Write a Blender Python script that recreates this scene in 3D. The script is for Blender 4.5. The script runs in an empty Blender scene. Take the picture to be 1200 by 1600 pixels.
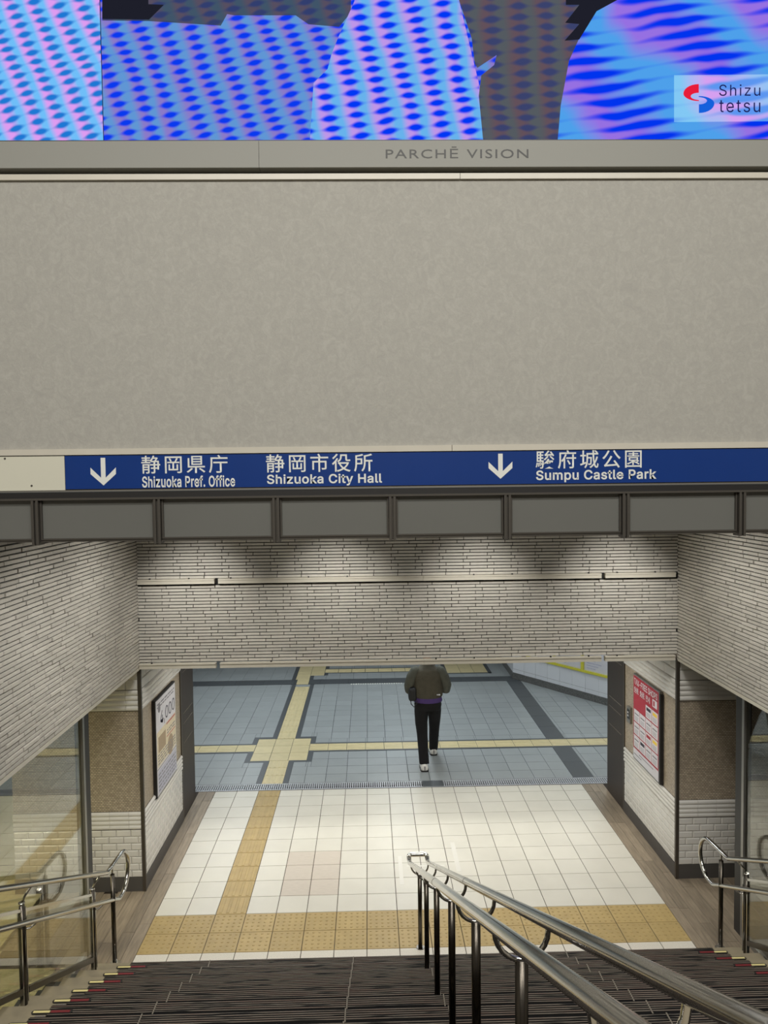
import bpy, bmesh, math, random
from mathutils import Vector, Matrix
random.seed(7)
D = bpy.data
SC = bpy.context.scene
COL = SC.collection
PI = math.pi

# ------------------------------------------------------------------ camera
F_PX, YAW, PITCH, ROLL = 1158.46, 0.0215, -0.0433, -0.0116
CAM = Vector((0.0605, -6.6077, 4.2855))
_f = Vector((math.sin(YAW) * math.cos(PITCH), math.cos(YAW) * math.cos(PITCH), math.sin(PITCH)))
_r0 = Vector((math.cos(YAW), -math.sin(YAW), 0))
_u0 = _r0.cross(_f)
RR = _r0 * math.cos(ROLL) + _u0 * math.sin(ROLL)
UU = -_r0 * math.sin(ROLL) + _u0 * math.cos(ROLL)
cd = D.cameras.new('camera')
cam = D.objects.new('camera', cd)
COL.objects.link(cam)
m = Matrix((RR, UU, -_f)).transposed().to_4x4()
m.translation = CAM
cam.matrix_world = m
cd.sensor_width = 36
cd.lens = F_PX / 1600 * 36
cd.clip_start = 0.05
SC.camera = cam

# ------------------------------------------------------------------ world, lights, exposure
SC.view_settings.view_transform = 'Standard'
SC.view_settings.look = 'None'
SC.view_settings.exposure = 0.0
SC.view_settings.gamma = 1.0
SC.view_settings.use_curve_mapping = False
w = D.worlds.new('world')
SC.world = w
w.use_nodes = True
w.node_tree.nodes['Background'].inputs[0].default_value = (0.95, 1.0, 0.97, 1)
w.node_tree.nodes['Background'].inputs[1].default_value = 0.05


def area(name, loc, size, power, color=(1, 1, 1), rot=(0, 0, 0)):
    l = D.lights.new(name, 'AREA')
    l.shape = 'RECTANGLE'
    l.size, l.size_y = size
    l.energy = power
    l.color = color
    o = D.objects.new(name, l)
    o.location = loc
    o.rotation_euler = rot
    COL.objects.link(o)
    return o


def spot(name, loc, power, angle, blend, color, rot=(0, 0, 0), r=0.04):
    l = D.lights.new(name, 'SPOT')
    l.energy = power
    l.spot_size = math.radians(angle)
    l.spot_blend = blend
    l.shadow_soft_size = r
    l.color = color
    o = D.objects.new(name, l)
    o.location = loc
    o.rotation_euler = rot
    COL.objects.link(o)
    return o


WARM = (1.0, 0.965, 0.88)
NEUT = (1.0, 0.985, 0.945)
COOL = (0.88, 0.96, 1.0)
# hall ceiling lamps over the head of the stairs (light the big plain wall)
area('hall_lamp', (0.5, -7.6, 8.6), (7, 0.5), 325, NEUT, (math.radians(28), 0, 0))
area('hall_lamp', (0.5, -10.2, 8.6), (7, 0.5), 355, NEUT, (math.radians(30), 0, 0))
# downlights in the soffit in front of the tiled lintel
for x in (-1.70, -0.27, 1.17, 2.62):
    spot('lintel_downlight', (x, -0.05, 4.02), 80, 68, 1.0, NEUT, (math.radians(43), 0, 0), 0.04)
for x, t in ((-1.45, -18), (2.42, 18)):
    for y in (-0.2, -1.4):
        spot('soffit_downlight', (x, y, 4.03), 42, 140, 1.0, NEUT, (0, math.radians(-t), 0), 0.05)
area('soffit_fill', (0.49, -0.6, 4.02), (4.6, 0.5), 26, NEUT)  # added fill, no fitting here: lifts the dark gaps between the downlight pools
# passage ceiling
for x in (-1.2, 0.5, 2.2):
    area('passage_lamp', (x, 2.1, 2.38), (0.5, 0.5), 22, WARM)
# plaza ceiling
for x in (-2.4, 0.8, 4.2):
    for y in (5.2, 8.2):
        area('plaza_lamp', (x, y, 2.85), (0.5, 1.6), 44, COOL)
# rooms behind the side glazing
area('left_room_lamp', (-4.6, -0.8, 2.3), (1.2, 1.6), 60, (1.0, 0.95, 0.70))
area('right_room_lamp', (5.6, 0.5, 2.3), (0.6, 0.6), 2.5, (0.95, 0.9, 0.8))


# ------------------------------------------------------------------ helpers
def lin(c):
    return tuple(((v / 255) / 12.92 if v / 255 <= 0.04045 else ((v / 255 + 0.055) / 1.055) ** 2.4) for v in c)


def mat(name, rgb, rough=0.5, metal=0.0, var=0.0, noise=0.0, nscale=8.0, stretch=(1, 1, 1), bump=0.0,
        bscale=60.0, spec=0.5, dark=None, coat=0.0):
    m = D.materials.new(name)
    m.use_nodes = True
    nt = m.node_tree
    N, L = nt.nodes, nt.links
    b = N['Principled BSDF']
    c = lin(rgb)
    b.inputs['Base Color'].default_value = (*c, 1)
    b.inputs['Roughness'].default_value = rough
    b.inputs['Metallic'].default_value = metal
    b.inputs['Specular IOR Level'].default_value = spec
    b.inputs['Coat Weight'].default_value = coat
    tc = N.new('ShaderNodeTexCoord')
    geo = N.new('ShaderNodeNewGeometry')
    mp = N.new('ShaderNodeMapping')
    mp.inputs['Scale'].default_value = stretch
    L.new(geo.outputs['Position'], mp.inputs['Vector'])
    last = None
    if var or noise or dark:
        rgbn = N.new('ShaderNodeRGB')
        rgbn.outputs[0].default_value = (*c, 1)
        last = rgbn.outputs[0]
        if noise:
            n = N.new('ShaderNodeTexNoise')
            n.inputs['Scale'].default_value = nscale
            n.inputs['Detail'].default_value = 5
            L.new(mp.outputs[0], n.inputs['Vector'])
            mr = N.new('ShaderNodeMapRange')
            mr.inputs['From Min'].default_value = 0.3
            mr.inputs['From Max'].default_value = 0.7
            mr.inputs['To Min'].default_value = 1 - noise
            mr.inputs['To Max'].default_value = 1 + noise
            L.new(n.outputs[0], mr.inputs[0])
            mx = N.new('ShaderNodeVectorMath')
            mx.operation = 'SCALE'
            L.new(last, mx.inputs[0])
            L.new(mr.outputs[0], mx.inputs['Scale'])
            last = mx.outputs[0]
        if var:
            oi = N.new('ShaderNodeObjectInfo')
            ad = N.new('ShaderNodeMath')
            ad.operation = 'ADD'
            L.new(oi.outputs['Random'], ad.inputs[0])
            L.new(geo.outputs['Random Per Island'], ad.inputs[1])
            fr = N.new('ShaderNodeMath')
            fr.operation = 'FRACT'
            L.new(ad.outputs[0], fr.inputs[0])
            mr = N.new('ShaderNodeMapRange')
            mr.inputs['To Min'].default_value = 1 - var
            mr.inputs['To Max'].default_value = 1 + var
            L.new(fr.outputs[0], mr.inputs[0])
            mx = N.new('ShaderNodeVectorMath')
            mx.operation = 'SCALE'
            L.new(last, mx.inputs[0])
            L.new(mr.outputs[0], mx.inputs['Scale'])
            last = mx.outputs[0]
        L.new(last, b.inputs['Base Color'])
    if bump:
        n2 = N.new('ShaderNodeTexNoise')
        n2.inputs['Scale'].default_value = bscale
        n2.inputs['Detail'].default_value = 4
        L.new(mp.outputs[0], n2.inputs['Vector'])
        bp = N.new('ShaderNodeBump')
        bp.inputs['Strength'].default_value = bump
        bp.inputs['Distance'].default_value = 0.01
        L.new(n2.outputs[0], bp.inputs['Height'])
        L.new(bp.outputs[0], b.inputs['Normal'])
    return m


def tag(o, label=None, cat=None, group=None, kind=None):
    if label: o['label'] = label
    if cat: o['category'] = cat
    if group: o['group'] = group
    if kind: o['kind'] = kind
    return o


def empty(name, loc=(0, 0, 0)):
    o = D.objects.new(name, None)
    o.empty_display_size = 0.2
    o.location = loc
    COL.objects.link(o)
    return o


def wloc(o):
    v = Vector((0, 0, 0))
    while o:
        v += o.location
        o = o.parent
    return v


class MB:
    """collects geometry in world coordinates; build() links ONE mesh object"""
    def __init__(s):
        s.bm = bmesh.new()
        s.mi = 0

    def box(s, x0, x1, y0, y1, z0, z1):
        bm = s.bm
        v = [bm.verts.new(p) for p in ((x0, y0, z0), (x1, y0, z0), (x1, y1, z0), (x0, y1, z0),
                                       (x0, y0, z1), (x1, y0, z1), (x1, y1, z1), (x0, y1, z1))]
        for f in ((0, 3, 2, 1), (4, 5, 6, 7), (0, 1, 5, 4), (1, 2, 6, 5), (2, 3, 7, 6), (3, 0, 4, 7)):
            fc = bm.faces.new([v[i] for i in f])
            fc.material_index = s.mi
        return s

    def pillow(s, x0, x1, y0, y1, z0, z1, b):
        """box whose top (z1) is chamfered by b all round"""
        bm = s.bm
        zb = z1 - b * 0.6
        r = [[(x0, y0, z0), (x1, y0, z0), (x1, y1, z0), (x0, y1, z0)],
             [(x0, y0, zb), (x1, y0, zb), (x1, y1, zb), (x0, y1, zb)],
             [(x0 + b, y0 + b, z1), (x1 - b, y0 + b, z1), (x1 - b, y1 - b, z1), (x0 + b, y1 - b, z1)]]
        v = [[bm.verts.new(p) for p in q] for q in r]
        for k in (0, 1):
            for i in range(4):
                j = (i + 1) % 4
                f = bm.faces.new((v[k][i], v[k][j], v[k + 1][j], v[k + 1][i])); f.material_index = s.mi
        f = bm.faces.new(v[2]); f.material_index = s.mi
        return s

    def quad(s, *pts):
        f = s.bm.faces.new([s.bm.verts.new(p) for p in pts])
        f.material_index = s.mi
        return s

    def prism(s, pts, d):
        """extrude polygon pts by vector d"""
        d = Vector(d)
        a = [s.bm.verts.new(p) for p in pts]
        b = [s.bm.verts.new(Vector(p) + d) for p in pts]
        n = len(pts)
        for fs in (a[::-1], b):
            f = s.bm.faces.new(fs); f.material_index = s.mi
        for i in range(n):
            f = s.bm.faces.new((a[i], a[(i + 1) % n], b[(i + 1) % n], b[i])); f.material_index = s.mi
        return s

    def tube(s, path, r, seg=12, caps=True):
        path = [Vector(p) for p in path]
        rings = []
        up = None
        for i, p in enumerate(path):
            if i == 0: t = path[1] - p
            elif i == len(path) - 1: t = p - path[i - 1]
            else: t = (path[i + 1] - p).normalized() + (p - path[i - 1]).normalized()
            t.normalize()
            if up is None:
                up = Vector((0, 0, 1)) if abs(t.z) < 0.9 else Vector((0, 1, 0))
            a = t.cross(up).normalized()
            up = a.cross(t).normalized()
            rr = r[i] if isinstance(r, (list, tuple)) else r
            k = 1.0
            if 0 < i < len(path) - 1:
                c = (path[i + 1] - p).normalized().dot((p - path[i - 1]).normalized())
                k = 1 / max(0.5, math.sqrt((1 + c) / 2))
            rings.append([s.bm.verts.new(p + (a * math.cos(q) + up * math.sin(q)) * rr) for q in
                          [2 * PI * j / seg for j in range(seg)]])
        for i in range(len(rings) - 1):
            for j in range(seg):
                f = s.bm.faces.new((rings[i][j], rings[i][(j + 1) % seg], rings[i + 1][(j + 1) % seg], rings[i + 1][j]))
                f.smooth = True
                f.material_index = s.mi
        if caps:
            f = s.bm.faces.new(rings[0][::-1]); f.material_index = s.mi
            f = s.bm.faces.new(rings[-1]); f.material_index = s.mi
        return s

    def build(s, name, mats, parent=None, fix=True):
        if fix:
            bmesh.ops.recalc_face_normals(s.bm, faces=s.bm.faces[:])
        if not isinstance(mats, (list, tuple)): mats = [mats]
        me = D.meshes.new(name)
        s.bm.to_mesh(me)
        s.bm.free()
        for q in mats: me.materials.append(q)
        o = D.objects.new(name, me)
        COL.objects.link(o)
        if parent:
            off = wloc(parent)
            me.transform(Matrix.Translation(-off))
            o.parent = parent
        return o


def boxo(name, b, m, parent=None):
    return MB().box(*b).build(name, m, parent)


def inst(me, name, loc, parent, rotz=0.0, rot=None):
    o = D.objects.new(name, me)
    COL.objects.link(o)
    if parent:
        o.parent = parent
        o.location = Vector(loc) - wloc(parent)
    else:
        o.location = loc
    o.rotation_euler = rot if rot else (0, 0, rotz)
    return o


def meshof(mb, name, m):
    bmesh.ops.recalc_face_normals(mb.bm, faces=mb.bm.faces[:])
    me = D.meshes.new(name)
    mb.bm.to_mesh(me)
    mb.bm.free()
    for q in (m if isinstance(m, (list, tuple)) else [m]): me.materials.append(q)
    return me


try:
    INTER = D.fonts.load(bpy.utils.system_resource('DATAFILES') + '/fonts/Inter.woff2')
except Exception:
    INTER = None


def text(s, name, m, parent, x, y, z, h, width=None, bold=0.0, axis='front', depth=0.001, align='LEFT', spacing=1.0, font=True):
    """flat lettering; front: lies in an XZ plane facing -Y with its lower left at x,y,z"""
    c = D.curves.new(name, 'FONT')
    c.body = s
    c.size = 1
    if font and INTER and all(ord(ch) < 0x250 for ch in s): c.font = INTER
    c.offset = bold
    c.space_character = spacing
    c.resolution_u = 3
    o = D.objects.new('tmp', c)
    COL.objects.link(o)
    bpy.context.view_layer.update()
    me = D.meshes.new_from_object(o.evaluated_get(bpy.context.evaluated_depsgraph_get()))
    D.objects.remove(o)
    xs = [v.co.x for v in me.vertices]; ys = [v.co.y for v in me.vertices]
    x0, x1, y0, y1 = min(xs), max(xs), min(ys), max(ys)
    k = h / (y1 - y0)
    kx = width / (x1 - x0) if width else k
    for v in me.vertices:
        u, t = (v.co.x - x0) * kx, (v.co.y - y0) * k
        if axis == 'front': v.co = (u, 0, t)
        elif axis == 'left': v.co = (0, u, t)      # on a wall facing +X, seen from +X: text runs along +Y
        else: v.co = (0, -u, t)                    # on a wall facing -X
    me.materials.clear()
    me.materials.append(m)
    ob = D.objects.new(name, me)
    COL.objects.link(ob)
    ob.parent = parent
    ob.location = Vector((x, y, z)) - wloc(parent)
    me.name = name
    return ob


# ------------------------------------------------------------------ materials
M = {}
M['strip'] = mat('strip_tile', (186, 181, 171), 0.62, var=0.10, noise=0.05, nscale=30, bump=0.25, bscale=90)
M['joint'] = mat('dark_joint', (22, 21, 19), 0.9)
M['trim'] = mat('cream_metal', (196, 190, 175), 0.4, noise=0.03)
M['paper'] = None
M['floor_tile'] = mat('white_floor_tile', (206, 202, 190), 0.42, var=0.03, noise=0.035, nscale=3, bump=0.05, bscale=120)
M['floor_tile_worn'] = mat('worn_floor_tile', (194, 184, 171), 0.5, var=0.02, noise=0.05, nscale=14, stretch=(1, 6, 1))
M['speckle'] = mat('speckled_edge_tile', (208, 202, 190), 0.6, noise=0.14, nscale=130)
M['grout'] = mat('grout', (70, 60, 46), 0.9)
M['yellow'] = mat('yellow_tactile', (172, 149, 98), 0.5, var=0.05, noise=0.07, nscale=9)
M['yellow_pale'] = mat('pale_tactile', (204, 190, 148), 0.45, var=0.05, noise=0.05, nscale=9)
M['grey_tile'] = mat('grey_plaza_tile', (150, 155, 156), 0.38, var=0.05, noise=0.03, nscale=4, bump=0.05)
M['grey_grout'] = mat('plaza_grout', (62, 66, 68), 0.9)
M['dark_tile'] = mat('dark_plaza_tile', (80, 84, 87), 0.45, var=0.05)
M['wood'] = mat('wood_plank', (136, 123, 105), 0.5, var=0.18, noise=0.22, nscale=5, stretch=(9, 0.9, 1), bump=0.1)
M['plank_gap'] = mat('plank_gap', (52, 44, 36), 0.9)
M['brick'] = mat('glazed_brick', (204, 201, 194), 0.18, var=0.03, noise=0.02, coat=0.3)
M['brickjoint'] = mat('brick_joint', (84, 77, 68), 0.9)
M['base'] = mat('dark_base', (74, 71, 68), 0.5)
M['guard'] = mat('corner_guard', (84, 78, 70), 0.4, metal=0.6)
M['black'] = mat('black_metal', (30, 28, 27), 0.45)
M['shutter'] = mat('shutter_brown', (52, 45, 40), 0.5)
M['hair_line'] = mat('pale_line', (120, 112, 100), 0.6)
M['steel'] = mat('brushed_steel', (186, 184, 178), 0.16, metal=1.0, noise=0.04)
M['polished'] = mat('polished_steel', (205, 203, 198), 0.09, metal=1.0)
M['darksteel'] = mat('dark_steel', (84, 79, 72), 0.25, metal=1.0)
M['alu'] = mat('aluminium', (150, 148, 142), 0.35, metal=0.8)
M['channel'] = mat('stringer_steel', (66, 66, 62), 0.45, metal=0.3)
M['mat_dark'] = mat('tread_mat', (13, 12, 12), 0.9, spec=0.2, var=0.12, noise=0.2, nscale=10)
M['stone'] = mat('step_stone', (136, 126, 104), 0.6, noise=0.08, nscale=12)
M['stone_sand'] = mat('sand_patch', (120, 112, 104), 0.8, noise=0.4, nscale=220)
M['cream'] = mat('marker_cream', (214, 200, 140), 0.5)
M['red'] = mat('marker_red', (112, 32, 38), 0.5)
M['blue'] = mat('sign_blue', (8, 50, 118), 0.3, noise=0.02)
M['signwhite'] = mat('sign_white', (222, 222, 214), 0.4)
M['signcream'] = mat('sign_cream', (205, 202, 184), 0.4)
M['bezel'] = mat('bezel_metal', (140, 139, 131), 0.6, metal=0.0)
M['letter'] = mat('bezel_letter', (50, 49, 45), 0.5, metal=0.0)
M['frost'] = mat('frosted_panel', (104, 104, 99), 0.28, noise=0.03, nscale=1.5)
M['mullion'] = mat('mullion_steel', (88, 84, 78), 0.35, metal=0.5)
M['cream_floor'] = mat('cream_floor', (214, 206, 160), 0.45, var=0.03, noise=0.10, nscale=150)
M['granite'] = mat('granite_base', (92, 92, 90), 0.4, noise=0.45, nscale=45)
M['white_tile'] = mat('white_wall_tile', (206, 208, 212), 0.25, var=0.03)
M['green_yellow'] = mat('display_frame', (196, 190, 60), 0.4)
M['dark_room'] = mat('dark_room', (70, 66, 60), 0.8)
M['plain'] = mat('plain_wall', (160, 155, 145), 0.8)
M['ceiling'] = mat('ceiling_white', (150, 148, 142), 0.8)
M['grate'] = mat('steel_grate', (178, 181, 186), 0.4, metal=0.15)
M['poster_white'] = mat('poster_paper', (196, 194, 198), 0.35, noise=0.03, nscale=20)
M['poster_lilac'] = mat('poster_lilac', (170, 170, 186), 0.35, noise=0.08, nscale=30)
M['poster_cream'] = mat('poster_cream', (198, 186, 158), 0.35, noise=0.10, nscale=25)
M['poster_red'] = mat('poster_red', (158, 40, 54), 0.35)
M['poster_grey'] = mat('poster_grey_text', (120, 118, 122), 0.5)
M['poster_tan'] = mat('poster_tan', (150, 132, 108), 0.5)
M['poster_ink'] = mat('poster_ink', (44, 42, 58), 0.5)
M['poster_yellow'] = mat('poster_yellow', (224, 190, 70), 0.5)


def mosaic_mat():
    m = D.materials.new('mosaic')
    m.use_nodes = True
    N, L = m.node_tree.nodes, m.node_tree.links
    b = N['Principled BSDF']
    geo = N.new('ShaderNodeNewGeometry')
    sx = N.new('ShaderNodeSeparateXYZ')
    L.new(geo.outputs['Position'], sx.inputs[0])
    ad = N.new('ShaderNodeMath'); ad.operation = 'ADD'
    L.new(sx.outputs[0], ad.inputs[0]); L.new(sx.outputs[1], ad.inputs[1])
    cb = N.new('ShaderNodeCombineXYZ')
    L.new(ad.outputs[0], cb.inputs[0]); L.new(sx.outputs[2], cb.inputs[1])
    br = N.new('ShaderNodeTexBrick')
    br.offset = 0.5
    br.inputs['Scale'].default_value = 1.0
    br.inputs['Brick Width'].default_value = 0.030
    br.inputs['Row Height'].default_value = 0.018
    br.inputs['Mortar Size'].default_value = 0.0028
    br.inputs['Color1'].default_value = (*lin((186, 172, 150)), 1)
    br.inputs['Color2'].default_value = (*lin((152, 139, 120)), 1)
    br.inputs['Mortar'].default_value = (*lin((122, 112, 98)), 1)
    L.new(cb.outputs[0], br.inputs['Vector'])
    L.new(br.outputs['Color'], b.inputs['Base Color'])
    wn = N.new('ShaderNodeMath'); wn.operation = 'MULTIPLY_ADD'
    wn.inputs[1].default_value = -0.5; wn.inputs[2].default_value = 0.0
    L.new(br.outputs['Fac'], wn.inputs[0])
    bp = N.new('ShaderNodeBump'); bp.inputs['Strength'].default_value = 0.6; bp.inputs['Distance'].default_value = 0.002
    L.new(wn.outputs[0], bp.inputs['Height'])
    L.new(bp.outputs[0], b.inputs['Normal'])
    b.inputs['Roughness'].default_value = 0.32
    return m


def paper_mat():
    m = D.materials.new('plaster_wallpaper')
    m.use_nodes = True
    N, L = m.node_tree.nodes, m.node_tree.links
    b = N['Principled BSDF']
    b.inputs['Roughness'].default_value = 0.75
    geo = N.new('ShaderNodeNewGeometry')
    def noise(sc, det, dist, stretch=(1, 1, 1)):
        mp = N.new('ShaderNodeMapping'); mp.inputs['Scale'].default_value = stretch
        L.new(geo.outputs['Position'], mp.inputs[0])
        n = N.new('ShaderNodeTexNoise')
        n.inputs['Scale'].default_value = sc; n.inputs['Detail'].default_value = det
        n.inputs['Distortion'].default_value = dist
        L.new(mp.outputs[0], n.inputs['Vector'])
        return n
    n1 = noise(20, 8, 1.4, (1, 1, 0.8))
    n2 = noise(70, 5, 1.2)
    ml = N.new('ShaderNodeMath'); ml.operation = 'MULTIPLY_ADD'; ml.inputs[1].default_value = 0.6
    L.new(n2.outputs[0], ml.inputs[0]); L.new(n1.outputs[0], ml.inputs[2])
    cr = N.new('ShaderNodeValToRGB')
    e = cr.color_ramp.elements
    e[0].position = 0.55; e[0].color = (*lin((157, 154, 146)), 1)
    e[1].position = 1.0; e[1].color = (*lin((168, 165, 156)), 1)
    x = e.new(0.80); x.color = (*lin((162, 159, 150)), 1)
    L.new(ml.outputs[0], cr.inputs[0])
    L.new(cr.outputs[0], b.inputs['Base Color'])
    bp = N.new('ShaderNodeBump'); bp.inputs['Strength'].default_value = 0.35; bp.inputs['Distance'].default_value = 0.004
    L.new(ml.outputs[0], bp.inputs['Height'])
    L.new(bp.outputs[0], b.inputs['Normal'])
    return m


def glass_mat(name, tint, ior=1.6):
    m = D.materials.new(name)
    m.use_nodes = True
    N, L = m.node_tree.nodes, m.node_tree.links
    for n in list(N):
        if n.type != 'OUTPUT_MATERIAL': N.remove(n)
    out = [n for n in N if n.type == 'OUTPUT_MATERIAL'][0]
    lw = N.new('ShaderNodeLayerWeight'); lw.inputs[0].default_value = 0.5
    pw_ = N.new('ShaderNodeMath'); pw_.operation = 'POWER'; pw_.inputs[1].default_value = 3.6
    L.new(lw.outputs['Facing'], pw_.inputs[0])
    fr = N.new('ShaderNodeMath'); fr.operation = 'MULTIPLY_ADD'; fr.inputs[1].default_value = ior - 0.85; fr.inputs[2].default_value = 0.04
    fr.use_clamp = True
    L.new(pw_.outputs[0], fr.inputs[0])
    tr = N.new('ShaderNodeBsdfTransparent'); tr.inputs[0].default_value = (*tint, 1)
    gl = N.new('ShaderNodeBsdfGlossy'); gl.inputs['Roughness'].default_value = 0.0
    gl.inputs[0].default_value = (1, 1, 0.96, 1)
    mx = N.new('ShaderNodeMixShader')
    L.new(fr.outputs[0], mx.inputs[0]); L.new(tr.outputs[0], mx.inputs[1]); L.new(gl.outputs[0], mx.inputs[2])
    L.new(mx.outputs[0], out.inputs[0])
    return m


def led_mat(name, u, v, cols, strength=1.0, dark=1.0, blur=0.0):
    """display showing a moire of dots: u, v are wave vectors (cycles per metre) in the X-Z plane"""
    m = D.materials.new(name)
    m.use_nodes = True
    N, L = m.node_tree.nodes, m.node_tree.links
    for n in list(N):
        if n.type != 'OUTPUT_MATERIAL': N.remove(n)
    out = [n for n in N if n.type == 'OUTPUT_MATERIAL'][0]
    geo = N.new('ShaderNodeNewGeometry')
    nz = N.new('ShaderNodeTexNoise'); nz.inputs['Scale'].default_value = 2.2; nz.inputs['Detail'].default_value = 2
    L.new(geo.outputs['Position'], nz.inputs['Vector'])
    def wave(vec, warp, sh=0.0):
        d = N.new('ShaderNodeVectorMath'); d.operation = 'DOT_PRODUCT'
        d.inputs[1].default_value = (vec[0], 0, vec[1])
        L.new(geo.outputs['Position'], d.inputs[0])
        a = N.new('ShaderNodeMath'); a.operation = 'MULTIPLY_ADD'
        a.inputs[1].default_value = warp
        L.new(nz.outputs[0], a.inputs[0]); L.new(d.outputs['Value'], a.inputs[2])
        c = N.new('ShaderNodeMath'); c.operation = 'MULTIPLY_ADD'; c.inputs[1].default_value = 2 * PI; c.inputs[2].default_value = sh
        L.new(a.outputs[0], c.inputs[0])
        s = N.new('ShaderNodeMath'); s.operation = 'COSINE'
        L.new(c.outputs[0], s.inputs[0])
        return s
    w1, w2 = wave(u, 0.5), wave(v, 1.1)
    w3 = wave(u, 1.0, 2.6)
    sm = N.new('ShaderNodeMath'); sm.operation = 'ADD'
    L.new(w1.outputs[0], sm.inputs[0]); L.new(w2.outputs[0], sm.inputs[1])
    mr = N.new('ShaderNodeMapRange'); mr.interpolation_type = 'SMOOTHSTEP'
    mr.inputs['From Min'].default_value = -0.45; mr.inputs['From Max'].default_value = 1.45
    L.new(sm.outputs[0], mr.inputs[0])
    m1 = N.new('ShaderNodeMix'); m1.data_type = 'RGBA'
    mr3 = N.new('ShaderNodeMapRange'); mr3.inputs['From Min'].default_value = -0.8; mr3.inputs['From Max'].default_value = 0.8
    L.new(w3.outputs[0], mr3.inputs[0])
    L.new(mr3.outputs[0], m1.inputs[0])
    m1.inputs[6].default_value = (*lin(cols[1]), 1)
    m1.inputs[7].default_value = (*lin(cols[2]), 1)
    m2 = N.new('ShaderNodeMix'); m2.data_type = 'RGBA'
    L.new(mr.outputs[0], m2.inputs[0])
    L.new(m1.outputs[2], m2.inputs[6])
    m2.inputs[7].default_value = (*lin(cols[0]), 1)
    em = N.new('ShaderNodeEmission')
    em.inputs[1].default_value = strength
    L.new(m2.outputs[2], em.inputs[0])
    L.new(em.outputs[0], out.inputs[0])
    return m


def emit(name, rgb, s=1.0):
    m = D.materials.new(name)
    m.use_nodes = True
    N, L = m.node_tree.nodes, m.node_tree.links
    b = N['Principled BSDF']
    b.inputs['Base Color'].default_value = (0, 0, 0, 1)
    b.inputs['Specular IOR Level'].default_value = 0
    b.inputs['Emission Color'].default_value = (*lin(rgb), 1)
    b.inputs['Emission Strength'].default_value = s
    return m


M['mosaic'] = mosaic_mat()
M['paper'] = paper_mat()
M['glass'] = glass_mat('window_glass', (0.84, 0.83, 0.79), 1.75)
M['rail_glass'] = glass_mat('railing_glass', (0.92, 0.92, 0.89), 1.35)

# ------------------------------------------------------------------ key planes (metres)
XL, XR = -2.33, 3.30          # faces of the side walls
YC = 1.06                     # face of the tiled lintel and of the piers
ZB = 2.36                     # underside of lintel and side walls
YF = -2.20                    # face of the upper wall
XC = 0.49                     # centre handrail
GXL, GXR = -2.55, 3.50        # side glazing planes
H, T, N0 = 0.15, 0.31, -0.341
NST = 18

# ================================================================== SETTING
# ---- white tiled floor at the foot of the stairs
fl = boxo('floor', (-2.1, 3.0, -0.75, 3.55, -0.12, -0.006), M['grout'])
tag(fl, kind='structure')
P1 = 0.3035


def floor_mesh(wd, dp, m, mode=None):
    mb = MB()
    g = 0.0034
    mb.pillow(g - wd / 2, wd / 2 - g, g - dp / 2, dp / 2 - g, -0.006, 0.0, 0.002)
    if mode == 'dots':
        for i in range(5):
            for j in range(5):
                cx, cy = (i - 2) * 0.057, (j - 2) * 0.057
                lo = [mb.bm.verts.new((cx + 0.0125 * math.cos(a), cy + 0.0125 * math.sin(a), 0)) for a in [k * PI / 3 for k in range(6)]]
                hi = [mb.bm.verts.new((cx + 0.0085 * math.cos(a), cy + 0.0085 * math.sin(a), 0.005)) for a in [k * PI / 3 for k in range(6)]]
                for k in range(6):
                    mb.bm.faces.new((lo[k], lo[(k + 1) % 6], hi[(k + 1) % 6], hi[k]))
                mb.bm.faces.new(hi)
    if mode == 'bars':
        for i in range(4):
            cx = (i - 1.5) * 0.072
            mb.pillow(cx - 0.016, cx + 0.016, -dp / 2 + 0.015, dp / 2 - 0.015, -0.001, 0.005, 0.005)
    if mode == 'barsx':
        for i in range(4):
            cy = (i - 1.5) * 0.072
            mb.pillow(-wd / 2 + 0.015, wd / 2 - 0.015, cy - 0.016, cy + 0.016, -0.001, 0.005, 0.005)
    return meshof(mb, 'tile', m)


me_t = floor_mesh(0.3, P1, M['floor_tile'])
me_tw = floor_mesh(0.3, P1, M['floor_tile_worn'])
me_bar = floor_mesh(0.3, P1, M['yellow'], 'bars')
me_dot = floor_mesh(0.3, 0.3, M['yellow'], 'dots')
me_last = floor_mesh(0.3, 3.53 - (0.6 + 9 * P1), M['floor_tile'])
me_lastb = floor_mesh(0.3, 3.53 - (0.6 + 9 * P1), M['yellow'], 'bars')
me_edge = floor_mesh(0.3, 0.34, M['speckle'])
for c in range(-7, 10):
    x = (c + 0.5) * 0.3
    inst(me_edge, 'tile', (x, -0.17, 0), fl)
    for r in (0, 1):
        o = inst(me_dot, 'tactile_tile', (x, 0.15 + 0.3 * r, 0), fl)
    for r in range(9):
        y = 0.6 + (r + 0.5) * P1
        worn = c in (-3, -2) and r in (1, 2, 3)
        inst(me_bar if c == -5 else (me_tw if worn else me_t), 'tactile_tile' if c == -5 else 'tile', (x, y, 0), fl)
    y = (0.6 + 9 * P1 + 3.53) / 2
    inst(me_lastb if c == -5 else me_last, 'tactile_tile' if c == -5 else 'tile', (x, y, 0), fl)

M['tape'] = mat('tape_residue', (214, 211, 202), 0.6)
for (a, b, c, d) in ((0.350, 0.392, 1.06, 1.66), (0.98, 1.03, 1.30, 1.95), (0.44, 0.86, 1.42, 1.45)):
    boxo('tape_residue', (a, b, c, d, 0.0, 0.0006), M['tape'], fl)

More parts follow.
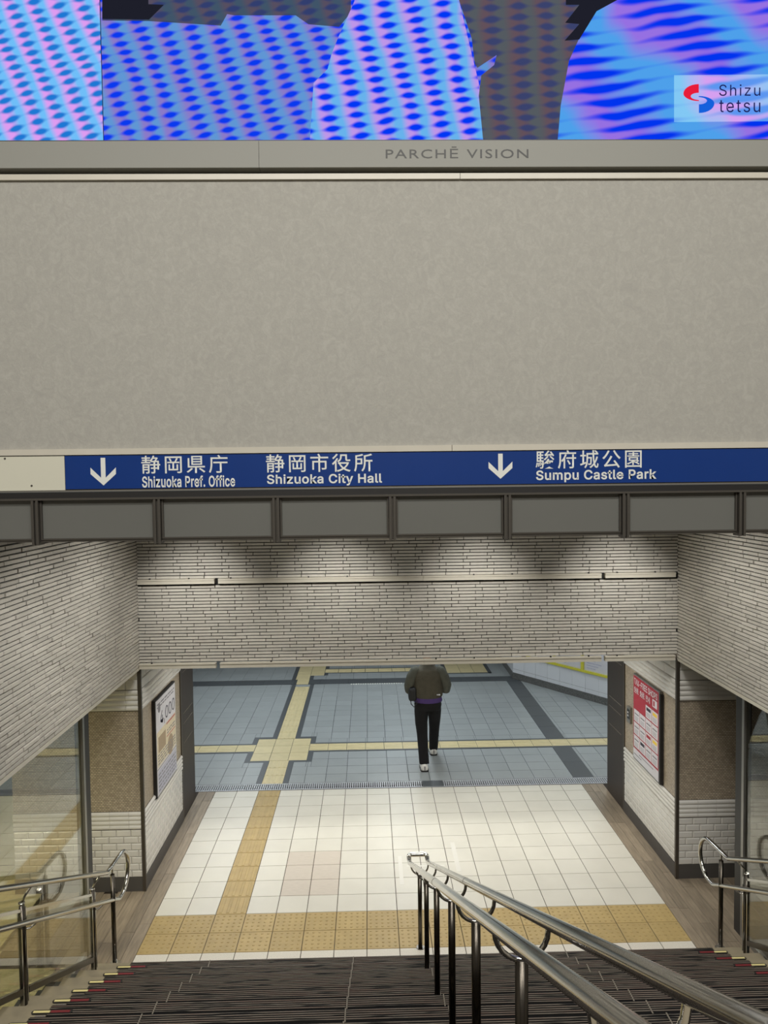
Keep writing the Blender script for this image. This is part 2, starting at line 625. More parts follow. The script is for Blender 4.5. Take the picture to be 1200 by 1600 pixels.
# ---- wood look plank margins
def planks(x0, x1, y0, y1, parent, w=0.115, L=0.92):
    n = max(1, round((x1 - x0) / w))
    w = (x1 - x0) / n
    for i in range(n):
        y = y0 - random.uniform(0, L * 0.8)
        while y < y1:
            a, b = max(y, y0), min(y + L, y1)
            if b - a > 0.04:
                mb = MB().pillow(x0 + i * w + 0.0015, x0 + (i + 1) * w - 0.0015, a + 0.0015, b - 0.0015, -0.008, 0.0, 0.0015)
                mb.build('plank', M['wood'], parent)
            y += L


wl = boxo('floor', (-2.75, -2.1, -0.75, 3.55, -0.12, -0.008), M['plank_gap'])
wl.name = 'floor_left'
tag(wl, kind='structure')
planks(-2.33, -2.1, -0.34, 3.53, wl)
planks(-2.75, -2.33, -0.34, YC, wl, 0.14)
we = boxo('floor_left_recess', (-3.4, -2.75, 0.1, YC, -0.02, 0.0), M['plank_gap'])
tag(we, kind='structure')
for v in we.data.vertices:
    if v.co.z > -0.01: v.co.z = -0.001
planks(-3.4, -2.75, 0.1, YC, we, 0.14)
wr = boxo('floor_right', (3.0, 4.4, -0.75, 3.55, -0.12, -0.008), M['plank_gap'])
tag(wr, kind='structure')
planks(3.0, 3.30, -0.34, 3.53, wr)
planks(3.30, 3.55, -0.34, YC, wr, 0.125)
planks(3.55, 4.4, 0.2, YC, wr, 0.14)

# ---- cream floor seen through the left glazing, dark floor through the right one
cf = boxo('floor_cream', (-9.0, -2.75, -6.0, 3.55, -0.12, -0.004), M['grout'])
tag(cf, kind='structure')
me_c = floor_mesh(0.6, 0.3, M['cream_floor'])
k = 0
for i in range(5):
    for j in range(14):
        if i == 0 and 8 <= j <= 11: continue
        inst(me_c, 'tile', (-3.05 - 0.6 * i, -2.4 + 0.3 * j, 0), cf)
mbf = MB().box(-9.0, -5.76, -6, 3.53, -0.004, -0.001).box(-5.75, -2.76, -6, -2.56, -0.004, -0.001).box(-5.75, -2.76, 1.66, 3.53, -0.004, -0.001)
fb = mbf.build('floor_field', M['cream_floor'], cf)
rf = boxo('floor_right_room', (4.4, 9.0, -6.0, 3.55, -0.12, 0), M['dark_room'])
tag(rf, kind='structure')
rf2 = boxo('floor_right_front', (3.56, 4.4, -6.0, 0.2, -0.12, 0), M['dark_room'])
tag(rf2, kind='structure')

# ---- drain with its steel grating
dg = boxo('floor_drain', (-9, 9, 3.55, 3.76, -0.14, -0.05), M['joint'])
tag(dg, kind='structure')
g = MB()
g.box(-3.6, 4.4, 3.55, 3.57, -0.05, 0.0).box(-3.6, 4.4, 3.74, 3.76, -0.05, 0.0)
x = -3.6
while x < 4.4:
    g.box(x, x + 0.014, 3.57, 3.74, -0.03, -0.001)
    x += 0.030
tag(g.build('drain_grating', M['grate'], dg), kind='stuff')
boxo('drain_lid', (0.78, 1.07, 3.56, 3.75, -0.005, 0.002), M['dark_tile'], dg)

# ---- grey plaza floor
pf = boxo('floor_plaza', (-9, 9, 3.76, 15, -0.12, -0.006), M['grey_grout'])
tag(pf, kind='structure')
Y0 = 3.76
# things laid into the grey paving (x0,x1,y0,y1)
ylist = []   # yellow tiles: (cx,cy,w,d,mode)
SX0, SX1 = -1.5, -1.2
for j in range(3): ylist.append((-1.35, 3.905 + j * 0.29, 0.3, 0.29, 'bars'))
sq = [(-1.80 + 0.29 * i, 4.63 + 0.32 * j, 0.29, 0.32) for i in range(3) for j in range(3)]
for a in sq: ylist.append((a[0] + a[2] / 2, a[1] + a[3] / 2, a[2], a[3], None))
for j in range(10): ylist.append((-1.35, 5.755 + j * 0.31, 0.3, 0.31, 'bars'))
for j in range(6): ylist.append((-1.40, 9.42 + j * 0.3, 0.3, 0.3, None))
for j in range(3): ylist.append((-1.10, 9.72 + j * 0.3, 0.3, 0.3, None))
bandx = [x for x in [-1.95 - 0.3 * i for i in range(6)]] + [-0.78 + 0.3 * i for i in range(18)]
for x in bandx: ylist.append((x, 5.18, 0.3, 0.3, 'barsx'))
for i in range(9): ylist.append((-0.80 + 0.3 * i, 9.95, 0.3, 0.3, 'barsx'))
for i in range(3):
    for j in range(3): ylist.append((1.92 + 0.3 * i, 9.75 + 0.3 * j, 0.3, 0.3, None))
cache = {}
blocked = []
for cx, cy, wd, dp, mode in ylist:
    key = (wd, dp, mode)
    if key not in cache: cache[key] = floor_mesh(wd, dp, M['yellow_pale'], mode)
    inst(cache[key], 'tactile_tile', (cx, cy, 0.0), pf)
    blocked.append((cx - wd / 2, cx + wd / 2, cy - dp / 2, cy + dp / 2))
# dark borders round the yellow strips
BD = 0.075
bd = [(-1.58, -1.5, 3.76, 4.56), (-1.2, -1.12, 3.76, 4.56), (-1.58, -1.5, 5.68, 8.86), (-1.2, -1.12, 5.68, 8.86),
      (-1.88, -1.80, 4.56, 5.68), (-0.93, -0.85, 4.56, 5.68), (-1.80, -1.5, 4.56, 4.63), (-1.2, -0.93, 4.56, 4.63),
      (-1.80, -1.5, 5.59, 5.68), (-1.2, -0.93, 5.59, 5.68),
      (-4.0, -1.88, 4.98, 5.03), (-4.0, -1.88, 5.33, 5.38), (-0.85, 5.2, 4.98, 5.03), (-0.85, 5.2, 5.33, 5.38),
      (-1.63, -1.55, 9.27, 11), (-0.95, -0.87, 9.57, 10.5), (-1.25, -1.17, 9.27, 9.57), (-0.87, 1.77, 9.74, 9.80), (-0.87, 1.77, 10.10, 10.16),
      (1.69, 1.77, 9.52, 10.6), (2.67, 2.75, 9.52, 10.6), (1.69, 2.75, 9.52, 9.60)]
for b in bd:
    MB().box(b[0], b[1], b[2], b[3], -0.006, -0.0005).build('border_strip', M['dark_tile'], pf)
    blocked.append(b)
# wide dark bands
bands = [(2.95, 3.25, 3.76, 4.98), (2.95, 3.25, 5.38, 8.86)]
for b in bands:
    n = max(1, round((b[3] - b[2]) / 0.6)); d = (b[3] - b[2]) / n
    for i in range(n):
        MB().pillow(b[0] + 0.002, b[1] - 0.002, b[2] + i * d + 0.002, b[2] + (i + 1) * d - 0.002, -0.006, 0, 0.002).build('dark_tile', M['dark_tile'], pf)
    blocked.append(b)
for i in range(13):
    x0 = -4.0 + i * 0.6
    for seg in ([(x0, x0 + 0.6)] if not (x0 < -1.5 < x0 + 0.6 or x0 < -1.2 < x0 + 0.6) else [(x0, min(x0 + .6, -1.56)), (max(x0, -1.24), x0 + 0.6)]):
        if seg[1] - seg[0] > 0.03 and seg[0] < 3.6:
            MB().pillow(seg[0] + 0.002, seg[1] - 0.002, 8.90, 9.25, -0.006, 0, 0.002).build('dark_tile', M['dark_tile'], pf)
blocked.append((-4.0, -1.55, 8.88, 9.27)); blocked.append((-1.25, 4.0, 8.88, 9.27)); blocked.append((-1.6, -1.2, 8.86, 9.3))
boxo('pale_strip', (-1.5, -1.25, 8.89, 9.27, -0.006, -0.0005), M['yellow_pale'], pf)
g = MB()
x = -0.35
while x < 0.75:
    g.box(x, x + 0.03, 8.80, 8.87, -0.006, 0.001); x += 0.05
tag(g.build('stud_row', M['signwhite'], pf), kind='stuff')
# the grey tiles themselves, clipped round the inlays


def clip(rect, holes):
    out = [rect]
    for h in holes:
        nxt = []
        for r in out:
            if h[0] >= r[1] or h[1] <= r[0] or h[2] >= r[3] or h[3] <= r[2]:
                nxt.append(r); continue
            if h[0] > r[0]: nxt.append((r[0], h[0], r[2], r[3]))
            if h[1] < r[1]: nxt.append((h[1], r[1], r[2], r[3]))
            a, b = max(r[0], h[0]), min(r[1], h[1])
            if h[2] > r[2]: nxt.append((a, b, r[2], h[2]))
            if h[3] < r[3]: nxt.append((a, b, h[3], r[3]))
        out = nxt
    return [r for r in out if r[1] - r[0] > 0.012 and r[3] - r[2] > 0.012]


far = MB()
cnt = 0
full = floor_mesh(0.3, 0.3, M['grey_tile'])
for j in range(25):
    for i in range(34):
        r = (-4.2 + 0.3 * i, -3.9 + 0.3 * i, 3.77 + 0.3 * j, 4.07 + 0.3 * j)
        visible = -2.5 - 0.13 * (r[2] - 3.7) < r[1] and r[0] < 3.4 + 0.33 * (r[2] - 3.7)
        if j > 22 and False: continue
        for q in clip(r, blocked):
            if visible and cnt < 300:
                if q == r: inst(full, 'tile', ((r[0] + r[1]) / 2, (r[2] + r[3]) / 2, 0), pf)
                else: MB().pillow(q[0] + 0.002, q[1] - 0.002, q[2] + 0.002, q[3] - 0.002, -0.006, 0, 0.002).build('tile', M['grey_tile'], pf)
                cnt += 1
            else:
                far.pillow(q[0] + 0.002, q[1] - 0.002, q[2] + 0.002, q[3] - 0.002, -0.006, 0, 0.002)
tag(far.build('tile_field', M['grey_tile'], pf), kind='stuff')
tag(boxo('floor_plaza_margin', (6.0, 9, 3.76, 15, -0.006, 0), M['grey_tile']), kind='structure')
tag(boxo('floor_plaza_edge', (-9, -4.2, 3.76, 15, -0.006, 0), M['grey_tile']), kind='structure')

# ---- plaza corner wall (white tiles on granite, display case above)
def along(p, q, t, n=0.0, z=0.0):
    p, q = Vector((*p, 0)), Vector((*q, 0))
    d = q - p
    nn = Vector((-d.y, d.x, 0)).normalized()
    v = p + d * t + nn * n
    return (v.x, v.y, z)


pw = empty('wall_plaza', (3.13, 9.06, 0))
tag(pw, kind='structure')
for (p, q) in (((3.13, 9.06), (5.5, 5.65)), ((3.14, 11.0), (3.13, 9.06))):
    Ls = (Vector(q) - Vector(p)).length
    def slab(a, b, n0, n1, z0, z1, name, m):
        pts = [along(p, q, a, n0, z0), along(p, q, b, n0, z0), along(p, q, b, n1, z0), along(p, q, a, n1, z0)]
        return MB().prism(pts, (0, 0, z1 - z0)).build(name, m, pw)
    slab(0, 1, 0.0, 0.35, 0, 2.9, 'core', M['brickjoint'])
    slab(0, 1, -0.02, 0.0, 0, 0.13, 'granite_base', M['granite'])
    n = int(Ls / 0.3)
    for i in range(n):
        a, b = i / n, (i + 1) / n - 0.004 / Ls
        slab(a, b, -0.006, 0.0, 0.135, 0.21, 'wall_tile', M['white_tile'])
        slab(a, b, -0.006, 0.0, 0.215, 0.52, 'wall_tile', M['white_tile'])
dc = empty('display_case', (*along((3.13, 9.06), (5.5, 5.65), 0.5)[:2], 0.52))
tag(dc, 'lit map display case with a yellow-green frame on the white tiled plaza wall', 'display case')
p, q = (3.13, 9.06), (5.5, 5.65)
def slab2(a, b, n0, n1, z0, z1, name, m):
    pts = [along(p, q, a, n0, z0), along(p, q, b, n0, z0), along(p, q, b, n1, z0), along(p, q, a, n1, z0)]
    return MB().prism(pts, (0, 0, z1 - z0)).build(name, m, dc)
slab2(0.10, 0.98, -0.05, -0.006, 0.53, 0.575, 'frame_bar', M['green_yellow'])
slab2(0.10, 0.98, -0.05, -0.006, 1.90, 1.945, 'frame_bar', M['green_yellow'])
slab2(0.10, 0.98, -0.02, -0.006, 0.575, 1.90, 'map_sheet', M['poster_white'])
for i in range(6):
    slab2(0.10 + 0.171 * i, 0.115 + 0.171 * i, -0.045, -0.02, 0.575, 1.90, 'frame_bar', M['green_yellow'])
    for k in range(8):
        z = 0.62 + 0.05 * k
        slab2(0.13 + 0.171 * i, 0.18 + 0.171 * i + 0.05 * ((k * 7) % 3) / 3, -0.022, -0.02, z, z + 0.02, 'map_print', M['poster_lilac'])
# plaza shell
tag(boxo('wall_back', (-9, 9, 15, 15.2, 0, 2.9), M['plain']), kind='structure')
tag(boxo('ceiling', (-9, 9, YC + 0.02, 15.2, 2.92, 3.05), M['ceiling']), kind='structure')

# ---- strip tile cladding
def strip_wall(struct, plane, u0, u1, v0, v1, rh, face, nmax=300, near=None, holes=()):
    """plane 'x' (constant x, runs along y) or 'y' (constant y, runs along x); face = +1/-1 outward side"""
    rows = int(round((v1 - v0) / rh)); rh = (v1 - v0) / rows
    L = 0.25
    cells = []
    for r in range(rows):
        blk = r // 4
        rnd = random.Random(blk * 13 + (1 if plane == 'x' else 5))
        off = (rnd.choice((0, 0.06, 0.125, 0.19)) if r % 4 != 3 else rnd.uniform(0, 0.25)) + (0.07 if r % 2 else 0)
        u = u0 - L + off % L
        while u < u1:
            a, b = max(u, u0), min(u + L, u1)
            if b - a > 0.02:
                z0 = v0 + r * rh
                if not any(z0 + rh > h[0] and z0 < h[1] for h in holes):
                    cells.append((a, b, z0, z0 + rh))
            u += L
    if near is not None: cells.sort(key=lambda c: near(c))
    pc = struct
    joined = MB()
    g = 0.0034
    base = 0.0
    for i, (a, b, z0, z1) in enumerate(cells):
        d = random.choice((0.009, 0.011, 0.011, 0.013, 0.017))
        mb = MB() if i < nmax else joined
        s = plane_c[plane + str(face)]
        bm = mb.bm
        def P(u, o, z):
            return (s + face * o, u, z) if plane == 'x' else (u, s + face * o, z)
        e = 0.0022
        A = [(a + 0.0026, z0 + g), (b - 0.0026, z0 + g), (b - 0.0026, z1 - g), (a + 0.0026, z1 - g)]
        B = [(a + 0.002 + e, z0 + g + e), (b - 0.002 - e, z0 + g + e), (b - 0.002 - e, z1 - g - e), (a + 0.002 + e, z1 - g - e)]
        va = [bm.verts.new(P(u, 0, z)) for u, z in A]
        vb = [bm.verts.new(P(u, d, z)) for u, z in B]
        for k in range(4):
            bm.faces.new((va[k], va[(k + 1) % 4], vb[(k + 1) % 4], vb[k]))
        bm.faces.new(vb)
        if i < nmax:
            mb.build('tile_strip', M['strip'], pc)
    tag(joined.build('tile_strip_field', M['strip'], pc), kind='stuff')


plane_c = {'x1': XL - 0.006, 'x-1': XR + 0.006, 'y-1': YC + 0.006}
ZT = 4.02
wL = boxo('wall_left', (XL - 0.30, XL - 0.006, -2.35, YC + 0.006, ZB, ZT), M['joint'])
tag(wL, kind='structure')
strip_wall(wL, 'x', -2.35, YC, ZB + 0.02, ZT, 0.0345, 1, 300, lambda c: c[0])
boxo('edge_trim', (XL - 0.30, XL + 0.004, -2.35, YC, ZB - 0.012, ZB + 0.018), M['trim'], wL)
wR = boxo('wall_right', (XR + 0.006, XR + 0.30, -2.35, YC + 0.006, ZB, ZT), M['joint'])
tag(wR, kind='structure')
strip_wall(wR, 'x', -2.35, YC, ZB + 0.02, ZT, 0.0345, -1, 300, lambda c: c[0])
boxo('edge_trim', (XR - 0.004, XR + 0.30, -2.35, YC, ZB - 0.012, ZB + 0.018), M['trim'], wR)
wH = boxo('wall_lintel', (XL - 0.3, XR + 0.3, YC + 0.006, 3.5, 2.42, ZT), M['joint'])
tag(wH, kind='structure')
strip_wall(wH, 'y', XL, XR, 2.42, ZT, 0.0335, -1, 300, lambda c: c[2], holes=((3.245, 3.285),))
tn = 0
for (z0, z1) in ((3.238, 3.288), (2.362, 2.415)):
    for (x0, x1) in ((XL + 0.01, -1.53), (-1.49, 0.62), (0.622, 2.48), (2.52, XR - 0.04)):
        tn += 1
        t = MB().box(x0, x1, YC - 0.045, YC + 0.006, z0, z1).box(x0, x1, YC - 0.052, YC - 0.045, z1 - 0.014, z1).build('trim_%d' % tn, M['trim'])
        tag(t, kind='structure')
        for xx in [x0 + 0.12 + 0.4 * i for i in range(6) if x0 + 0.12 + 0.4 * i < x1 - 0.05 and (i * 7 + tn) % 3]:
            boxo('screw_clip', (xx, xx + 0.014, YC - 0.04, YC - 0.02, z1, z1 + 0.012), M['black'], t)
tag(boxo('ceiling_soffit', (XL, XR, YF + 0.12, YC, ZT + 0.03, ZT + 0.1), M['ceiling']), kind='structure')

# ---- upper wall
wf = boxo('wall_front', (-5.5, 6.5, YF, YF + 0.12, 4.487, 6.05), M['paper'])
tag(wf, kind='structure')
tg = MB().box(-5.5, 0.56, YF - 0.02, YF + 0.12, 4.452, 4.487).box(0.563, 6.5, YF - 0.02, YF + 0.12, 4.452, 4.487).build('trim_9', M['trim'])
tag(tg, kind='structure')
tg = MB().box(-5.5, 0.62, YF - 0.018, YF + 0.12, 6.034, 6.066).box(0.623, 6.5, YF - 0.018, YF + 0.12, 6.034, 6.066).build('trim_10', M['trim'])
tag(tg, kind='structure')
tag(boxo('trim_11', (-5.5, 6.5, YF + 0.03, YF + 0.12, 6.066, 6.095), M['black']), kind='structure')
tag(boxo('wall_side', (-5.7, -5.5, -13, YF + 0.12, 2.7, 9), M['plain']), kind='structure')
tag(boxo('wall_side_right', (6.5, 6.7, -13, YF + 0.12, 2.7, 9), M['plain']), kind='structure')
tag(boxo('wall_rear', (-5.7, 6.7, -13.2, -13, 2.7, 9), M['plain']), kind='structure')
tag(boxo('ceiling_hall', (-5.7, 6.7, -13.2, YF + 0.12, 9, 9.1), M['ceiling']), kind='structure')
tag(boxo('floor_hall', (-5.7, 6.7, -13.2, N0 - T * NST + 0.3, 2.5, 2.7), M['stone']), kind='structure')

# ---- piers with bricks, moulding and mosaic
def brick_mesh(wd, ht, m):
    mb = MB()
    mb.pillow(-wd / 2 + 0.0015, wd / 2 - 0.0015, -ht / 2 + 0.0015, ht / 2 - 0.0015, 0, 0.010, 0.010)
    # stand it up: local x along the wall, local z up, facing -Y
    for v in mb.bm.verts:
        x, y, z = v.co
        v.co = (x, -z, y)
    return meshof(mb, 'brick', m)


_bc = {}
def brick(kind, parent, face, u0, u1, z0, z1, name='brick'):
    key = (round(u1 - u0, 3), round(z1 - z0, 3), kind)
    if key not in _bc:
        if kind == 'brick':
            _bc[key] = brick_mesh(u1 - u0, z1 - z0, M['brick'])
        else:
            w_, h_ = u1 - u0, z1 - z0
            mb = MB(); bm = mb.bm
            prof = [(0, -h_ / 2)]
            nr = 4
            for r in range(nr):
                zc = -h_ / 2 + (r + 0.5) * h_ / nr
                for a in (-80, -40, 0, 40, 80):
                    prof.append((0.006 + 0.014 * math.cos(math.radians(a)), zc + 0.43 * h_ / nr * math.sin(math.radians(a))))
            prof.append((0, h_ / 2))
            A = [bm.verts.new((-w_ / 2 + 0.0012, -o, z)) for o, z in prof]
            B = [bm.verts.new((w_ / 2 - 0.0012, -o, z)) for o, z in prof]
            for i in range(len(prof) - 1):
                f = bm.faces.new((A[i], B[i], B[i + 1], A[i + 1])); f.smooth = False
            bm.faces.new(A[::-1]); bm.faces.new(B)
            _bc[key] = meshof(mb, 'moulding', M['brick'])
    axis, c, sgn = face
    u, z = (u0 + u1) / 2, (z0 + z1) / 2
    if axis == 'y': inst(_bc[key], name, (u, c, z), parent, 0)
    else: inst(_bc[key], name, (c, u, z), parent, -PI / 2 if sgn < 0 else PI / 2)


def clad(parent, face, u0, u1, bands, du=0.15):
    for kind, z0, z1, rows, du in bands:
        rh = (z1 - z0) / rows
        for r in range(rows):
            off = (du / 2 if (r % 2 and kind == 'brick') else 0)
            u = u0 - off
            while u < u1 - 0.005:
                a, b = max(u, u0), min(u + du, u1)
                if b - a > 0.015:
                    brick(kind, parent, face, a, b, z0 + r * rh, z0 + (r + 1) * rh, 'brick' if kind == 'brick' else 'moulding')
                u += du


BANDS = [('brick', 0.15, 0.655, 7, 0.152), ('moulding', 0.66, 0.845, 1, 0.2), ('moulding', 1.915, 2.13, 1, 0.3), ('brick', 2.135, 2.355, 2, 0.3)]
for side, x0, x1, xin, sgn in (('left', -3.68, XL, XL, 1), ('right', XR, 4.3, XR, -1)):
    pier = boxo('wall_pier_' + side, (x0, x1, YC + 0.008, 2.66, 0.0, 2.42), M['mosaic'])
    # inner faces sit 8 mm back as well
    for v in pier.data.vertices:
        if abs(v.co.x - xin) < 1e-5: v.co.x -= 0.008 * sgn
    tag(pier, kind='structure')
    jb = MB()
    for z0, z1 in ((0.15, 0.85), (1.91, 2.36)):
        jb.box(x0, x1, YC + 0.004, YC + 0.009, z0, z1)
        a, b = (xin - 0.009, xin - 0.004) if sgn > 0 else (xin + 0.004, xin + 0.009)
        jb.box(a, b, YC, 2.66, z0, z1)
    jb.build('mortar_bed', M['brickjoint'], pier)
    boxo('plinth', (x0, x1, YC - 0.008, YC + 0.01, 0, 0.148), M['base'], pier)
    a, b = (xin - 0.01, xin + 0.008) if sgn > 0 else (xin - 0.008, xin + 0.01)
    boxo('plinth', (a, b, YC - 0.008, 2.66, 0, 0.148), M['base'], pier)
    if side == 'left': clad(pier, ('y', YC + 0.004, 1), x0, XL - 0.022, BANDS)
    else: clad(pier, ('y', YC + 0.004, 1), XR + 0.022, x1, BANDS)
    clad(pier, ('x', xin - 0.004 * sgn, sgn), YC + 0.022, 2.655, BANDS)
    a, b = (xin - 0.022, xin + 0.012) if sgn > 0 else (xin - 0.012, xin + 0.022)
    boxo('corner_guard', (a, b, YC - 0.012, YC + 0.022, 0, 2.36), M['guard'], pier)
    # shutter housing post behind the pier
    a, b = (xin - 0.35, xin) if sgn > 0 else (xin, xin + 0.35)
    post = boxo('trim_%d' % (12 if side == 'left' else 13), (a, b, 2.70, 3.34, 0, 2.42), M['shutter'])
    tag(post, kind='structure')
    e = 0.003
    for z in (0.95, 1.20, 1.33, 1.86, 2.0):
        aa, bb = (xin, xin + e) if sgn > 0 else (xin - e, xin)
        boxo('seam', (aa, bb, 2.78, 3.26, z, z + 0.005), M['hair_line'], post)
    aa, bb = (xin - 0.2, xin + 0.006) if sgn > 0 else (xin - 0.006, xin + 0.2)
    boxo('jamb', (aa, bb, 2.66, 2.70, 0, 2.42), M['guard'], post)

# ---- side glazing
def glazing(side):
    s = 1 if side == 'left' else -1
    gx = GXL if side == 'left' else GXR
    root = empty('window_1' if side == 'left' else 'window_2', (gx, 0, 0))
    tag(root, kind='structure')
    def bx(dx0, dx1, y0, y1, z0, z1, n, m):
        a, b = sorted((gx - s * dx0, gx - s * dx1))
        return boxo(n, (a, b, y0, y1, z0, z1), m, root)
    bx(-0.02, 0.06, 0.04, 0.17, 0.0, 2.40, 'frame_post', M['black'])
    bx(-0.03, 0.03, 0.0, 0.04, 0.0, 2.40, 'frame_stile', M['alu'])
    bx(-0.025, 0.02, -0.02, 0.165, 0.0, 0.40, 'kick_panel', M['black'])
    bx(-0.01, 0.0, -4.2, 0.0, 0.05, 2.42, 'pane', M['glass'])
    bx(-0.02, 0.02, -4.2, 0.0, 0.0, 0.05, 'bottom_rail', M['alu'])
    bx(-0.02, 0.02, -4.2, 0.0, 2.40, 2.44, 'top_rail', M['black'])
glazing('left')
glazing('right')
# rooms behind
tag(boxo('wall_far_left', (-9.2, -9, -6, 15, 0, 3), M['plain']), kind='structure')
tag(boxo('wall_far_right', (9.0, 9.2, -6, 15, 0, 3), M['dark_room']), kind='structure')
tag(boxo('ceiling_left', (-9.2, XL - 0.3, -6, YC, 2.45, 2.5), M['ceiling']), kind='structure')
tag(boxo('ceiling_left_back', (-9.2, -3.68, YC, 3.6, 2.45, 2.5), M['ceiling']), kind='structure')
tag(boxo('ceiling_right', (XR + 0.3, 9.2, -6, 3.6, 2.45, 2.5), M['dark_room']), kind='structure')
tag(boxo('wall_right_room', (4.3, 9, 2.6, 2.7, 0, 2.45), M['dark_room']), kind='structure')

# ================================================================== STAIRS
st = empty('stairs', (XC, N0, 0))
tag(st, kind='structure')
MXL, MXR = -2.03, 3.03
rs = random.Random(3)
M['rib'] = None
def rib_mat():
    m = D.materials.new('tread_rib')
    m.use_nodes = True
    N, L = m.node_tree.nodes, m.node_tree.links
    b = N['Principled BSDF']
    b.inputs['Roughness'].default_value = 0.55
    geo = N.new('ShaderNodeNewGeometry')
    mp = N.new('ShaderNodeMapping'); mp.inputs['Scale'].default_value = (2.2, 60, 60)
    L.new(geo.outputs['Position'], mp.inputs[0])
    n = N.new('ShaderNodeTexNoise'); n.inputs['Scale'].default_value = 1.6; n.inputs['Detail'].default_value = 2
    L.new(mp.outputs[0], n.inputs['Vector'])
    cr = N.new('ShaderNodeValToRGB')
    e = cr.color_ramp.elements
    e[0].position = 0.36; e[0].color = (*lin((26, 24, 23)), 1)
    e[1].position = 0.44; e[1].color = (*lin((122, 114, 103)), 1)
    x = e.new(0.68); x.color = (*lin((116, 97, 87)), 1)
    L.new(n.outputs[0], cr.inputs[0])
    L.new(cr.outputs[0], b.inputs['Base Color'])
    return m
M['rib'] = rib_mat()
panels = [(MXL, -1.358), (-1.350, -0.120), (-0.112, 0.512), (0.520, 1.736), (1.744, MXR)]
me_mark = None
for k in range(1, NST + 1):
    y = N0 - (k - 1) * T
    z = H * k
    y_back = y - (T + 0.02 if k < NST else 0.3)
    step = MB().box(XL - 0.02, XR - 0.03 + 0.02, y_back, y, z - H - 0.02, z - 0.006).build('step', M['stone'], st)
    boxo('end_stone', (XL - 0.02, MXL - 0.004, y_back, y + 0.004, z - 0.006, z), M['stone'], step)
    boxo('end_stone', (MXR + 0.004, XR - 0.03 + 0.02, y_back, y + 0.004, z - 0.006, z), M['stone'], step)
    if k <= 12:
        for (a, b) in ((MXL - 0.07, MXL - 0.006), (MXR + 0.006, MXR + 0.07)):
            boxo('grit_patch', (a, b, y - 0.18, y - 0.085, z, z + 0.001), M['stone_sand'], step)
    rb = MB()
    for (a, b) in panels:
        mt = boxo('tread_mat', (a, b, y_back, y + 0.006, z - 0.012, z), M['mat_dark'], step)
        for i in range(5):
            yy = y - 0.006 - i * 0.0185
            rb.box(a + 0.002, b - 0.002, yy - 0.0048, yy, z, z + 0.0035)
    tag(rb.build('rib', M['rib'], step), kind='stuff')
    jn = MB()
    for xx in (-1.354, -0.116, 0.516, 1.740):
        jn.box(xx - 0.004, xx + 0.004, y_back, y + 0.007, z - 0.01, z + 0.004)
    jn.build('joint_strip', M['hair_line'], step)
    if k <= 12:
        for sgn, x0 in ((1, -2.135), (-1, 3.137)):
            yc = y - 0.062
            def cap(xa, xb, hw, m, zz, n, par):
                pts = []
                a, b = sorted((x0 + sgn * xa, x0 + sgn * xb))
                r_ = hw
                for t in range(7):
                    an = PI / 2 + PI * t / 6
                    pts.append((a + r_ + r_ * math.cos(an), yc + hw * math.sin(an), z))
                for t in range(7):
                    an = -PI / 2 + PI * t / 6
                    pts.append((b - r_ + r_ * math.cos(an), yc + hw * math.sin(an), z))
                return MB().prism(pts, (0, 0, zz)).build(n, m, par)
            mk = cap(0, 0.262, 0.019, M['black'], 0.006, 'edge_marker', step)
            
            a, b = sorted((x0 + sgn * 0.012, x0 + sgn * 0.118)); 
            boxo('marker_insert', (a, b, yc - 0.009, yc + 0.009, z + 0.006, z + 0.008), M['cream'], step)
            a, b = sorted((x0 + sgn * 0.123, x0 + sgn * 0.245)); 
            boxo('marker_insert', (a, b, yc - 0.010, yc + 0.010, z + 0.006, z + 0.008), M['red'], step)
# stringers with their stepped brackets
for side, x0 in (('left', XL - 0.02), ('right', XR - 0.01)):
    s = -1 if side == 'left' else 1
    root = empty('trim_14' if side == 'left' else 'trim_15', (x0, N0, 0))
    tag(root, kind='structure')
    a, b = sorted((x0, x0 + s * 0.015))
    y1 = N0 - T * (NST - 1)
    pts = [(a, N0 + 0.1, 0.0), (a, N0 - 0.15, 0.0), (a, y1, H * NST - 0.35), (a, y1, H * NST - 0.10), (a, N0 + 0.1, 0.06)]
    MB().prism(pts, (b - a, 0, 0)).build('stringer', M['channel'], root)
    for k in range(1, NST):
        y = N0 - (k - 1) * T; z = H * k
        m0, m1 = sorted((x0 + s * 0.02, x0 + s * 0.15))
        mb = MB().prism([(m0, y - 0.02, z - 0.22), (m0, y - 0.10, z - 0.22), (m0, y - 0.24, z - 0.02), (m0, y - 0.10, z - 0.02)], (m1 - m0, 0, 0))
        mb.build('stringer_bracket', M['channel'], root)

# ================================================================== RAILINGS
def arc(fn, a0, a1, n):
    return [fn(a0 + (a1 - a0) * i / n) for i in range(n + 1)]


def nose(y):
    return H - (H / T) * (y - N0) if False else 0.15 + (H / T) * (N0 - y)


